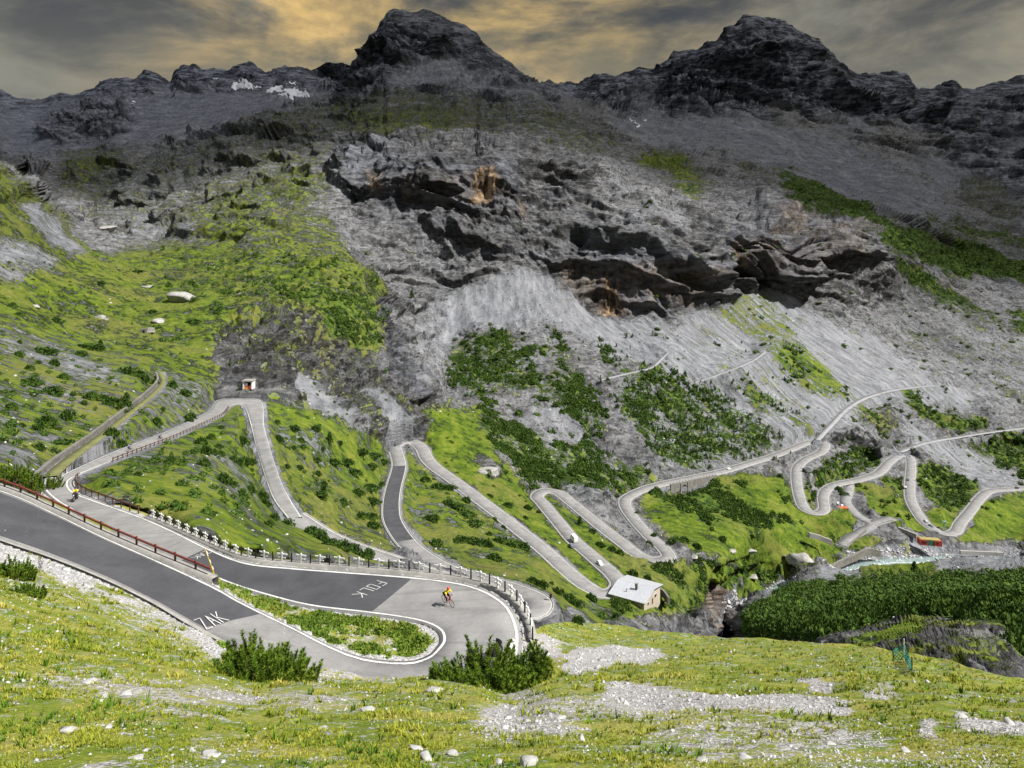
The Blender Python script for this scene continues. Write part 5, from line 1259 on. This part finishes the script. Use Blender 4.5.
for k in range(len(ctr)-1):
    a, b_ = k*4, k*4+4
    F_ += [(a, b_, b_+1, a+1), (a+2, a+3, b_+3, b_+2), (a, a+2, b_+2, b_), (a+1, b_+1, b_+3, a+3)]
F_ += [(0, 1, 3, 2), (len(V)-4, len(V)-2, len(V)-1, len(V)-3)]
mesh_obj('arch_wall', V, F_, M_WALLS, br)
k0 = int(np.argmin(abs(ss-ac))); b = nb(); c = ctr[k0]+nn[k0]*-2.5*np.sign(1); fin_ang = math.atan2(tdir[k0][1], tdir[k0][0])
box(b, (c[0], c[1]+2.2, c[2]-5.5), (ar*2.6, .6, 9), fin_ang); fin('arch_shade', b, M_DARK, br)  # dark slab behind the arch, standing in for its shade
b = nb()
for sgn in (-1, 1):
    k1 = int(np.argmin(abs(ss-(ac+sgn*(ar+1.0))))); c = ctr[k1]; box(b, (c[0], c[1]-.45, c[2]-4.2), (1.6, 1.5, 8.4), fin_ang, (.85, .8))
    fin('pier', b, M_WALLS, br); b = nb()
b.free()
b = nb(); box(b, (0, 0, .35), (.7, .5, 1.2), taper=(.7, .7)); gs = fin('guard_stone', b, M_CONC, None, .05)
p_, r_a = along(bl, 3.6)
for i, (p, a) in enumerate(zip(p_, r_a)):
    o = gs if i == 0 else gs.copy()
    if i: COL.objects.link(o)
    o.location = (p[0], p[1], p[2]+.3); o.rotation_euler = (0, 0, a)
    tag(o, 'pale guard stone standing on the edge of the arched road bridge', 'guard stone', 'guard stones on the arch bridge')

# house with the pale metal roof ---------------------------------------------------------------------
gz = P3(635, 612, 262)[2]
ax = np.array([10.5, 16.5, 0]); ax /= np.linalg.norm(ax); ang = math.atan2(ax[1], ax[0])
hs = empty('house', (48.6, 271.5, gz+.2), ang, 'beige house with a large pale metal roof on the outside of the double hairpin', 'house')
LX, LY, HW, HR = 17.0, 13.5, 4.0, 1.7
b = nb()
vs_ = [b.verts.new(v) for v in [(-LX/2, -LY/2, -4), (LX/2, -LY/2, -4), (LX/2, LY/2, -4), (-LX/2, LY/2, -4), (-LX/2, -LY/2, HW), (LX/2, -LY/2, HW), (LX/2, LY/2, HW), (-LX/2, LY/2, HW), (0, -LY/2, HW+HR*.9), (0, LY/2, HW+HR*.9)]]
for f in [(0, 1, 5, 8, 4), (2, 3, 7, 9, 6), (1, 2, 6, 5), (3, 0, 4, 7), (0, 3, 2, 1)]: b.faces.new([vs_[i] for i in f])
fin('wall', b, M_PLAS, hs)
b = nb(); ox, oy, th = LX/2+.9, LY/2+.9, .22
for z0 in (0, th):
    pass
R_ = [(-ox, -oy, HW-.15), (0, -oy, HW+HR), (ox, -oy, HW-.15), (ox, oy, HW-.15), (0, oy, HW+HR), (-ox, oy, HW-.15)]
lo = [b.verts.new(v) for v in R_]; hi = [b.verts.new((x, y, z+th)) for x, y, z in R_]
for f in [(0, 1, 4, 5), (1, 2, 3, 4)]: b.faces.new([hi[i] for i in f]); b.faces.new([lo[i] for i in f[::-1]])
for i in range(6): j = (i+1) % 6; b.faces.new((lo[i], lo[j], hi[j], hi[i]))
for i in range(15):
    y = -oy+.4+i*(2*oy-.8)/14; sl = math.atan2(HR+.15, ox)
    for sg in (-1, 1):
        q = [(sg*.1, y-.05, HW+HR+th+.01), (sg*ox, y-.05, HW-.15+th+.01), (sg*ox, y+.05, HW-.15+th+.01), (sg*.1, y+.05, HW+HR+th+.01)]
        lo_ = [b.verts.new(v) for v in q]; hi_ = [b.verts.new((v[0], v[1], v[2]+.10)) for v in q]; b.faces.new(hi_)
        for k in range(4): b.faces.new((lo_[k], lo_[(k+1) % 4], hi_[(k+1) % 4], hi_[k]))
roof = fin('roof', b, M_METALR, hs)
b = nb(); box(b, (-3.0, -1.5, HW+HR+.9), (.9, .9, 1.9)); box(b, (-3.0, -1.5, HW+HR+1.95), (1.15, 1.15, .2)); fin('chimney', b, M_WALLS, roof)
b = nb(); cyl(b, (-5.6, 1.5, HW+.4), (-5.6, 1.5, HW+2.1), .22); fin('vent_pipe', b, M_CHROME, roof)
for x, w_ in ((-4.5, 1.3), (3.2, 2.2)):
    b = nb(); box(b, (x, -LY/2-.03, 1.9), (w_, .12, 1.4)); w1 = fin('window', b, M_WHITE, hs); b = nb(); box(b, (x, -LY/2-.1, 1.9), (w_-.25, .06, 1.15)); fin('pane', b, M_GLASS, w1)
b = nb(); box(b, (0.2, -LY/2-.03, 1.0), (1.2, .1, 2.2)); fin('door', b, M_BROWN, hs)
for y in (-3.5, 0, 3.5):
    b = nb(); box(b, (-LX/2-.03, y, 1.8), (.12, 1.2, 1.3)); w1 = fin('window', b, M_WHITE, hs); b = nb(); box(b, (-LX/2-.1, y, 1.8), (.06, 1.0, 1.1)); fin('pane', b, M_GLASS, w1)

# small white shelter at the head of the first bend ---------------------------------------------------
p = far_at(247, 392.5); sh = empty('shelter', p, 0, 'small white concrete shelter with orange and red front above the first bend', 'shelter')
k = p[1]/F                                                         # metres per pixel there
W_, H_ = 9.5*k, 8.5*k
for sg in (-1, 1):
    b = nb(); box(b, (sg*W_*.44, 1.5, H_*.45), (W_*.14, 3.5, H_*.95)); fin('side_wall', b, M_WHITE, sh)
b = nb(); box(b, (0, 1.5, H_*.97), (W_*1.12, 4.2, H_*.16)); fin('roof', b, M_CONC, sh)
b = nb(); box(b, (0, 2.8, H_*.45), (W_*.8, .3, H_*.9)); fin('back_wall', b, M_DARK, sh)  # back coloured near black for the shade inside
b = nb(); box(b, (-W_*.12, .2, H_*.12), (W_*.42, .5, H_*.26)); fin('orange_panel', b, M_ORANGE, sh)
b = nb(); box(b, (W_*.2, .1, H_*.2), (W_*.26, .5, H_*.38)); fin('red_panel', b, M_REDP, sh)
b = nb(); box(b, (-W_*.2, .6, H_*.5), (W_*.3, .2, H_*.4)); fin('white_panel', b, M_WHITE, sh)

# ruined hut
p = far_at(148, 331); k = p[1]/F; hu = empty('stone_hut', p, .15, 'ruined grey stone hut with a dark doorway on the green valley floor', 'hut')
b = nb(); box(b, (-3.2*k, 0, 2*k), (6*k, 4*k, 4.4*k)); fin('wall', b, M_WALLS, hu)
b = nb(); box(b, (3*k, .6*k, 2.6*k), (7*k, 5*k, 5*k), 0, (.8, .5)); fin('broken_roof', b, M_ROCKL, hu, .2)
b = nb(); box(b, (-3.0*k, -2.05*k, 1.4*k), (1.8*k, .2, 2.8*k)); fin('doorway', b, M_DARK, hu)  # dark panel on the wall, painted shade of a doorway

# red building by the stream
p = (P3(919, 541, 492)+P3(940, 546, 488))/2; k = .708
rb = empty('red_building', p, math.radians(-12), 'low red sided building with a weathered flat roof beside the stream works', 'building')
L0 = 20*k
b = nb(); box(b, (0, 0, 1.2), (L0, 5.0, 3.6)); fin('wall', b, simple('dull_green_paint', (.07, .13, .08), .8, .2, .3, 1.0), rb)
for s_ in (-1, 1):
    b = nb(); box(b, (s_*L0*.34, -.1, 1.25), (L0*.34, 5.5, 3.7)); fin('red_end', b, M_REDP, rb, .06)
b = nb(); box(b, (0, .2, 3.25), (L0*.9, 5.2, .4)); fin('roof', b, simple('ochre_roof', (.30, .25, .10), .9, .1, .3, 1.0), rb)
for x in (-L0*.36, -L0*.24, L0*.3):
    b = nb(); box(b, (x, -2.9, 1.6), (1.1, .1, 1.2)); fin('window', b, M_GLASS, rb)
# kiosk
p = far_at(843, 511.5); kk = empty('kiosk', p, -.15, 'tiny brick red kiosk at the bend of the lane, beside two white cars', 'kiosk')
b = nb(); box(b, (0, 0, 1.8), (5.8, 4.2, 3.6)); fin('wall', b, M_REDP, kk, .04); b = nb(); box(b, (0, 0, 3.8), (6.4, 4.8, .35)); fin('roof', b, simple('terracotta', (.42, .12, .05), .85, .2, .25, 2.0), kk)
b = nb(); box(b, (.5, -2.03, 1.3), (1.6, .1, 1.2)); fin('window', b, M_GLASS, kk)
# lattice mast
p = far_at(944, 530); mt = empty('lattice_mast', p, 0, 'thin grey green lattice mast with a square head inside the far bend', 'mast')
b = nb()
for sx in (-1, 1):
    for sy in (-1, 1): cyl(b, (sx*1.0, sy*1.0, -.5), (sx*.35, sy*.35, 7), .13, n=5)
for i in range(5):
    z0, z1 = i*1.4, (i+1)*1.4; f0, f1 = 1-.65*z0/7, 1-.65*z1/7
    for sy in (-1, 1): cyl(b, (-f0, sy*f0, z0), (f1, sy*f1, z1), .07, n=4); cyl(b, (f0, sy*f0, z0), (-f1, sy*f1, z1), .07, n=4)
m_mast = simple('grey_green_steel', (.20, .30, .25), .6, .4, .2, 2.0)
fin('tower', b, m_mast, mt); b = nb(); box(b, (0, 0, 7.3), (2.6, 1.6, .8)); fin('platform', b, m_mast, mt)

# yellow marker pole by the lower lane, leaning over the rail end
pb, pt = near_at(216, 577)+[0, 0, 0], None
D = pb[1]; pt = P3(205, 549, D-1.0)
pole = empty('marker_pole', pb, 0, 'leaning yellow pole with white bands beyond the end of the red rail', 'pole')
rel = Vector(tuple(pt-pb)); b = nb(); cyl(b, (0, 0, -.3), rel, .05, .045, 12); fin('shaft', b, simple('yellow_pole_paint', (.62, .42, .03), .6, .3, .15, 4.0), pole)
for t in (.25, .5, .75):
    b = nb(); cyl(b, rel*t, rel*(t+.10), .056, .056, 12); fin('band', b, M_WHITE, pole)

# litter bin / small black post at the lay-by
for (u, v, lb, c1) in ((550.5, 614, 'black waste bin on a post at the gravel lay-by of the hidden bend', M_BLACK),):
    p = far_at(u, v); bn = empty('waste_bin', p, 0, lb, 'waste bin')
    b = nb(); cyl(b, (0, 0, -.2), (0, 0, 1.2), .08, n=8); fin('post', b, M_BLACK, bn); b = nb(); cyl(b, (0, 0, .9), (0, 0, 2.0), .32, .36, 12); fin('bin', b, c1, bn); b = nb(); cyl(b, (0, 0, 2.0), (0, 0, 2.1), .40, .40, 12); fin('lid', b, M_BROWN, bn)
# green net on posts
net = empty('netting_fence', P3(905, 662, 45), 0, 'sagging strip of blue green netting hung on thin stakes at the meadow rim', 'fence')
o0 = P3(905, 662, 45); pts = [P3(893, 655, 47), P3(901, 654, 47), P3(904, 650, 46.5), P3(907, 659, 44), P3(912, 670, 39)]
for q in (pts[0], pts[2], pts[3], pts[4]):
    b = nb(); cyl(b, tuple(q-o0+[0, 0, -.8]), tuple(q-o0+[0, 0, .75]), .035, n=6); fin('stake', b, M_WHITE if q is pts[2] else M_BROWN, net)
ln = smooth_line(pts, .12)-o0; V, F_ = [], []
for i, q in enumerate(ln):
    for j in range(9): V.append(q+[.04*math.sin(i*.7+j), .05*math.cos(i*.5), -.45+.11*j+.06*math.sin(i*.35)])
for i in range(len(ln)-1):
    for j in range(8):
        if (i+j) % 2 == 0 or (i*7+j*3) % 5 == 0: F_.append((i*9+j, i*9+j+1, (i+1)*9+j+1, (i+1)*9+j))
mesh_obj('netting', V, F_, M_TEAL, net)

# water ------------------------------------------------------------------------------------------------
mw, t, bs = material('stream_water', .25, .5)
tc = t.n('ShaderNodeTexCoord').outputs['Object']; n = t.noise(tc, .35, 8, .7, .6); at = t.n('ShaderNodeSeparateXYZ', {0: tc}).outputs[0]
foam = t.step(t.m('ADD', n, t.m('MULTIPLY', t.m('SUBTRACT', 1, t.step(at, 110, 150)), .16)), .56, .68)
t.set(bs.inputs['Base Color'], t.mixc(foam, (.20, .27, .26), (.62, .66, .68))); t.set(bs.inputs['Roughness'], t.m('MULTIPLY_ADD', foam, .6, .2))
bp = t.n('ShaderNodeBump', {'Strength': .8, 'Distance': .6, 'Height': n}); t.set(bs.inputs['Normal'], bp.outputs[0])
strip('water', offset_line(RIVER, RIV_W/2*.9), offset_line(RIVER, -RIV_W/2*.9), mw, .15, 1.0, nx=3)
u_, v_, P_, C_ = sample(FARS, 60000, 700, 1100, 548, 650, lambda u, v, P, C, d: (C[:, 1] > .5)*(C[:, 0] < .3)*(d < 12)*.5, 91)
if len(P_): spread('river_stones', stpl, P_, np.random.default_rng(4).gamma(2, .35, len(P_)), M_STONE, 'grey and white boulders and gravel along the stream bed', tilt=.3)

# vehicles --------------------------------------------------------------------------------------------
def pose_on(u, v, lane=0.):
    px = np.array([pix(p) for p in B_C]); i = int(np.argmin(((px-[u, v])**2).sum(1))); i = min(max(i, 1), len(B_C)-2)
    z = B_C[i][2]+.10; p = PZ(u, v, z); t = B_C[i+1]-B_C[i-1]; return p, math.atan2(t[1], t[0]), math.atan2(t[2], math.hypot(t[0], t[1]))
def profile_body(b, prof, w_, inset=.0, z_in=.9):
    """extrude a side profile across the width; points above z_in lean inwards"""
    L_, R_ = [], []
    for x, z in prof:
        k = inset if z > z_in else 0
        L_.append(b.verts.new((x, -w_/2+k, z))); R_.append(b.verts.new((x, w_/2-k, z)))
    b.faces.new(L_); b.faces.new(R_[::-1]); n = len(prof)
    for i in range(n): j = (i+1) % n; b.faces.new((L_[i], R_[i], R_[j], L_[j]))
def car(u, v, flip, col, label, kind='car', scale=1.0, name='car'):
    p, a, _ = pose_on(u, v); a += math.pi if flip else 0
    root = empty(name, p, a, label, 'van' if kind == 'van' else 'car', 'vehicles on the pass road'); m = simple(f'{col[0]}_car_paint', col[1], .35, .5, .04, 1.0)
    b = nb()
    if kind == 'van':
        prof = [(-2.8, .35), (2.75, .35), (2.85, .9), (2.6, 1.35), (1.9, 2.0), (1.75, 2.9), (-2.75, 2.9), (-2.85, 1.2)]; w_, wb = 2.15, 1.8
    else:
        prof = [(-2.1, .32), (2.1, .32), (2.18, .62), (2.0, .82), (1.05, .95), (.35, 1.45), (-1.25, 1.47), (-1.95, 1.0), (-2.15, .85)]; w_, wb = 1.78, 1.3
    profile_body(b, prof, w_, .14); body = fin('body', b, m, root, .05)
    if kind == 'van':
        b = nb(); box(b, (2.3, 0, 1.72), (.12, 1.7, .75)); fin('windscreen', b, M_GLASS, root)
        for s_ in (-1, 1):
            b = nb(); box(b, (1.5, s_*.96, 1.65), (.8, .06, .55)); fin('side_window', b, M_GLASS, root)
            b = nb(); box(b, (-.9, s_*.95, 2.1), (1.2, .05, .5)); fin('side_window', b, M_GLASS, root)
    else:
        b = nb(); profile_body(b, [(1.0, 1.0), (.38, 1.40), (.30, 1.40), (.85, .98)], 1.42); fin('windscreen', b, M_GLASS, root)
        b = nb(); profile_body(b, [(-1.28, 1.42), (-1.95, 1.02), (-1.85, 1.0), (-1.2, 1.38)], 1.42); fin('rear_window', b, M_GLASS, root)
        for s_ in (-1, 1):
            b = nb(); box(b, (-.4, s_*.775, 1.17), (1.7, .05, .34), 0, (.8, 1)); fin('side_window', b, M_GLASS, root)
    for x in (-wb, wb):
        for s_ in (-1, 1):
            b = nb(); cyl(b, (x, s_*(w_/2-.20), .33), (x, s_*(w_/2+.02), .33), .34, n=16); wh = fin('wheel', b, M_RUB, root)
            b = nb(); cyl(b, (x, s_*(w_/2+.0), .33), (x, s_*(w_/2+.035), .33), .19, n=12); fin('rim', b, M_CHROME, wh)
    for s_ in (-1, 1):
        b = nb(); box(b, (prof[2][0]-.03, s_*.6, .72 if kind != 'van' else .95), (.1, .34, .16)); fin('headlight', b, M_WHITE, root)
        b = nb(); box(b, (prof[-1][0]+.02, s_*.62, .8), (.1, .26, .16)); fin('tail_light', b, M_REDP, root)
    root.scale = (scale,)*3
    return root
WH, DK, SV, BL = ('white', (.75, .75, .76)), ('black', (.02, .02, .024)), ('silver', (.40, .43, .47)), ('blue_grey', (.12, .15, .20))
car(574, 541, False, WH, 'white camper van driving on the lane between the two tight bends', 'van', 1.0, 'van')
car(571.5, 547, False, BL, 'blue grey car close behind the white camper van')
car(600, 564.5, True, WH, 'white car alone on the lane above the metal roofed house')
car(394.5, 445.5, False, DK, 'black car turning in the bend below the light crag')
car(729, 469.5, False, WH, 'white car past the arch bridge beside the bright meadow')
car(905.5, 488, True, WH, 'white car on the far straight, following a dark one', 'car', 1.15)
car(908, 480, True, BL, 'small dark car ahead of a white one on the far straight', 'car', 1.0)
car(926, 522, False, SV, 'silver car entering the lowest bend from the far straight')
car(931, 526.5, False, BL, 'dark blue car at the lowest bend behind the silver one')
car(1017, 488.5, False, DK, 'black car on the last piece of road at the right edge')
car(832, 506, False, WH, 'white car parked left of the red kiosk', 'car', 1.0).location = tuple(float(c) for c in far_at(836, 506)+[0, 0, .2])
car(832, 506, False, WH, 'white car parked nearest the red kiosk', 'car', 1.0).location = tuple(float(c) for c in far_at(841, 504)+[0, 0, .2])

# people and their machines ----------------------------------------------------------------------------
def skin_body(name, joints, edges, radii, mat, parent, sub=2):
    """one continuous skinned surface grown round a posed skeleton (vertex 0 = pelvis)"""
    me = bpy.data.meshes.new(name); me.from_pydata(joints, edges, []); me.update()
    o = bpy.data.objects.new(name, me); COL.objects.link(o); o.parent = parent
    sm = o.modifiers.new('skin', 'SKIN'); sm.use_smooth_shade = True; sm.branch_smoothing = .4
    for i, r in enumerate(radii):
        me.skin_vertices[0].data[i].radius = (r, r); me.skin_vertices[0].data[i].use_root = (i == 0)
    o.modifiers.new('sub', 'SUBSURF').levels = 1; o.modifiers['sub'].render_levels = sub
    me.materials.append(mat); return o
def rider(root, pel, sho, head, hand, foot, knee, elb, shirt, trousers, helmet, s=1.0):
    """seated rider: x forward, y left; left/right limbs mirrored"""
    J = [pel, ((pel[0]+sho[0])/2, 0, (pel[2]+sho[2])/2), sho, ((sho[0]*.6+head[0]*.4), 0, sho[2]*.6+head[2]*.4), head]
    E = [(0, 1), (1, 2), (2, 3), (3, 4)]; Rr = [.13, .135, .12, .055, .10]
    for sgn in (-1, 1):
        k = len(J)
        J += [(sho[0], sgn*.19, sho[2]-.03), (elb[0], sgn*.29, elb[2]), (hand[0]-.05, sgn*.24, hand[2]+.02), (hand[0]+.05, sgn*.23, hand[2])]; E += [(2, k), (k, k+1), (k+1, k+2), (k+2, k+3)]; Rr += [.075, .05, .036, .04]
        k = len(J)
        J += [(pel[0]+.02, sgn*.11, pel[2]-.03), (knee[0]+sgn*.04, sgn*.15, knee[2]), (foot[0]-.04, sgn*.11, foot[2]+.06), (foot[0]+.16, sgn*.11, foot[2])]; E += [(0, k), (k, k+1), (k+1, k+2), (k+2, k+3)]; Rr += [.105, .07, .045, .04]
    skin_body('body', J, E, Rr, M_SKIN, root)
    # jersey and trousers follow the body a little outside it
    Jj = [J[0], J[1], J[2]]; Ej = [(0, 1), (1, 2)]; Rj = [.17, .20, .19]
    Jt = [J[0]]; Et = []; Rt = [.15]
    for q in (5, 13):
        k = len(Jj); m_ = tuple((J[q][i]*.25+J[q+1][i]*.75) for i in range(3)); Jj += [J[q], m_]; Ej += [(2, k), (k, k+1)]; Rj += [.11, .085]
        k = len(Jt); q2 = q+4; Jt += [J[q2], J[q2+1], tuple(J[q2+1][i]*.2+J[q2+2][i]*.8 for i in range(3))]; Et += [(0, k), (k, k+1), (k+1, k+2)]; Rt += [.12, .085, .06]
    skin_body('jersey', Jj, Ej, Rj, shirt, root); skin_body('trousers', Jt, Et, Rt, trousers, root)
    b = nb(); r = bmesh.ops.create_uvsphere(b, u_segments=16, v_segments=10, radius=.135)['verts']
    for v in r: v.co = Vector((v.co.x*1.15+head[0]-.01, v.co.y*.95, max(v.co.z, -.03)+head[2]+.04))
    h = fin('helmet', b, helmet, root)
    b = nb(); box(b, (head[0]+.11, 0, head[2]-.02), (.04, .03, .05)); fin('nose', b, M_SKIN, root)
def bicycle(root, mat):
    for x in (-.52, .52):
        b = nb(); torus(b, (x, 0, .34), .325, .022); wh = fin('wheel', b, M_RUB, root)
        b = nb()
        for i in range(8): a = i*math.pi/4; cyl(b, (x, 0, .34), (x+.31*math.cos(a), 0, .34+.31*math.sin(a)), .005, n=4)
        fin('spokes', b, M_CHROME, wh)
    b = nb()
    for p, q in [((-.52, 0, .34), (-.1, 0, .30)), ((-.1, 0, .30), (-.22, 0, .88)), ((-.52, 0, .34), (-.2, 0, .8)), ((-.2, 0, .8), (.36, 0, .86)), ((-.1, 0, .30), (.38, 0, .76)), ((.35, 0, .92), (.52, 0, .34))]: cyl(b, p, q, .024, n=8)
    fin('frame', b, mat, root); b = nb(); cyl(b, (.35, 0, .92), (.38, 0, .98), .02); cyl(b, (.38, -.22, .97), (.38, .22, .97), .018)
    for s_ in (-1, 1): cyl(b, (.38, s_*.22, .97), (.47, s_*.22, .88), .018)
    fin('handlebar', b, M_BLACK, root); b = nb(); box(b, (-.24, 0, .93), (.26, .13, .05), 0, (.9, .8)); fin('saddle', b, M_BLACK, root, .015)
def motorcycle(root, mat):
    for x in (-.72, .74):
        b = nb(); torus(b, (x, 0, .33), .26, .075); wh = fin('wheel', b, M_RUB, root); b = nb(); cyl(b, (x, -.03, .33), (x, .03, .33), .17, n=12); fin('rim', b, M_CHROME, wh)
    b = nb(); profile_body(b, [(-.35, .3), (.35, .3), (.45, .6), (.35, .95), (-.1, .92), (-.3, .7)], .34, .03, .8); fin('engine', b, M_BLACK, root, .03)
    b = nb(); profile_body(b, [(-.15, .78), (.4, .72), (.48, .98), (.1, 1.06)], .38, .06, .9); fin('fuel_tank', b, mat, root, .04)
    b = nb(); profile_body(b, [(-.95, .86), (-.1, .76), (-.1, .86), (-.9, .96)], .28); fin('seat', b, M_BLACK, root, .02)
    b = nb(); profile_body(b, [(.45, .75), (.72, .8), (.78, 1.0), (.5, 1.28), (.42, 1.25)], .4, .06, 1.0); fin('fairing', b, mat, root, .03)
    b = nb(); cyl(b, (.42, 0, 1.05), (.74, .07, .33), .035); cyl(b, (.42, 0, 1.05), (.74, -.07, .33), .035); fin('fork', b, M_CHROME, root)
    b = nb(); cyl(b, (.36, -.36, 1.12), (.36, .36, 1.12), .02); fin('handlebar', b, M_BLACK, root)
    b = nb(); cyl(b, (.76, 0, .93), (.82, 0, .93), .085, n=12); fin('headlight', b, M_WHITE, root)
def ride(p, ang, lean, kind, plabel, blabel, shirt, trousers, helmet, mat, grp=None):
    p = tuple(float(c) for c in p); name = 'bicycle' if kind == 'bike' else 'motorcycle'
    m = empty(name, p, ang, blabel, name); m.rotation_euler = (lean, 0, ang)
    r = empty('person', p, ang, plabel, 'person'); r.rotation_euler = (lean, 0, ang)
    if kind == 'bike':
        bicycle(m, mat); rider(r, (-.24, 0, 1.02), (.16, 0, 1.36), (.36, 0, 1.56), (.42, 0, 1.0), (-.02, 0, .28), (.16, 0, .68), (.30, 0, 1.12), shirt, trousers, helmet)
    else:
        motorcycle(m, mat); rider(r, (-.28, 0, .98), (-.10, 0, 1.44), (-.02, 0, 1.70), (.34, 0, 1.14), (-.1, 0, .38), (.22, 0, .76), (.12, 0, 1.18), shirt, trousers, helmet)
    return m, r
M_HELR = simple('red_helmet', (.55, .06, .04), .4, .5, .1, 6.0); M_HELB = simple('dark_helmet', (.03, .03, .035), .4, .5, .1, 6.0)
M_DCL = simple('dark_clothing', (.03, .032, .04), .85, .1, .25, 9.0); M_BLUEC = simple('blue_clothing', (.06, .12, .28), .85, .1, .2, 9.0)
D0 = 28.65*F/(604-HZ); p = P3(448.5, 604, D0); p[2] = -28.75+.02
ride(p, math.radians(-48), math.radians(10), 'bike', 'cyclist in a yellow jersey and red helmet leaning through the near hairpin', 'red bicycle under the rider in yellow on the near hairpin', M_YEL, M_DCL, M_HELR, simple('red_frame', (.45, .03, .02), .4, .5, .1, 5.0))
p = PZ(75.5, 501, -32.75); p[2] += .08
ride(p, math.radians(-75), 0, 'moto', 'rider in a bright yellow vest coming down the lane at the left corner', 'dark motorcycle under the rider with the yellow vest', M_YEL, M_DCL, M_HELB, M_BLACK)
p = PZ(129.5, 452.5, -41.3); p[2] += .1
ride(p, math.radians(25), 0, 'bike', 'cyclist in blue climbing the lane towards the white shelter, lower of two', 'dark bicycle of the cyclist in blue on the upper lane', M_BLUEC, M_DCL, M_HELB, M_BLACK)
p = PZ(160, 441, -46.4); p[2] += .1
ride(p, math.radians(28), 0, 'bike', 'dark clothed cyclist higher up the lane to the white shelter', 'black bicycle of the dark clothed cyclist by the brown rail', M_DCL, M_DCL, M_HELB, M_BLACK)
for (u, v, z, a, lb, mt_) in ((494, 660, -28.05, 1.0, 'black motorcycle parked behind the wide pine bush, left of a white one', M_BLACK), (509, 660, -28.05, 1.2, 'white motorcycle parked behind the wide pine bush near the fence end', M_WHITE)):
    p = PZ(u, v, z); p[2] += .02; m = empty('motorcycle', p, a, lb, 'motorcycle'); motorcycle(m, mt_)

# names painted on the new asphalt ---------------------------------------------------------------------
def letters(word, strokes, cen, ex, ey, size, wd, zfun, label):
    bm = nb(); x0 = 0
    for ch in word:
        for (a, b_) in strokes[ch]:
            p, q = np.array([x0+a[0], a[1]])*size, np.array([x0+b_[0], b_[1]])*size
            P_, Q_ = (cen+ex*w0[0]+ey*w0[1] for w0 in (p, q)); d = Q_-P_; d[2] = 0; d /= np.linalg.norm(d); s_ = np.array([-d[1], d[0], 0])*wd/2
            vs4 = [P_-s_-d*wd*.3, P_+s_-d*wd*.3, Q_+s_+d*wd*.3, Q_-s_+d*wd*.3]
            bm.faces.new([bm.verts.new((v[0], v[1], zfun(v))) for v in vs4])
        x0 += 1.15
    return tag(fin('painted_name', bm, M_LINE), None, None, None, 'structure')
ST = {'Z': [((0, 1), (.8, 1)), ((.8, 1), (0, 0)), ((0, 0), (.8, 0))], 'A': [((0, 0), (.4, 1)), ((.4, 1), (.8, 0)), ((.2, .42), (.6, .42))], 'K': [((0, 0), (0, 1)), ((.75, 1), (0, .45)), ((.15, .52), (.8, 0))],
      'F': [((0, 0), (0, 1)), ((0, 1), (.8, 1)), ((0, .55), (.6, .55))], 'O': [((0, 0), (0, 1)), ((0, 1), (.7, 1)), ((.7, 1), (.7, 0)), ((.7, 0), (0, 0))], 'L': [((0, 0), (0, 1)), ((0, 0), (.7, 0))]}
def plane_of(pts):
    P_ = np.array(pts); A = np.column_stack([P_[:, :2], np.ones(len(P_))]); c = np.linalg.lstsq(A, P_[:, 2], rcond=None)[0]; return lambda v: c[0]*v[0]+c[1]*v[1]+c[2]
def word_at(word, q00, q10, q01, zref, zoff, wd):
    """q00 = foot of the first letter, q10 = foot at the end of the word, q01 = head of the first letter (pixels on the road plane)"""
    n = len(word)*1.15-.35; zs = [zref]*3
    for _ in range(5):
        A_, B_, C_ = (PZ(*q, z) for q, z in zip((q00, q10, q01), zs)); i = int(np.argmin(np.linalg.norm((A_Ld+A_Rd)/2-(A_+B_)/2, axis=1)))
        zf = plane_of(np.vstack([A_Ld[max(0, i-6):i+7], A_Rd[max(0, i-6):i+7]])); zs = [zf(q) for q in (A_, B_, C_)]
    ex = (B_-A_)/n; ey = (C_-A_)
    i = int(np.argmin(np.linalg.norm((A_Ld+A_Rd)/2-(A_+B_)/2, axis=1))); s_ = slice(max(0, i-6), i+7); zf = plane_of(np.vstack([A_Ld[s_], A_Rd[s_]]))
    return letters(word, ST, A_, ex, ey, 1.0, wd, lambda v: zf(v)+zoff, '')
word_at('ZAK', (207, 630), (229, 621), (194, 621), -25.4, .06, .07)
word_at('ZAK', (206, 551), (191, 558), (212, 552.5), -30.75, .06, .07)
word_at('FOLK', (377, 581), (352, 595), (387, 584), -29.2, .06, .07)
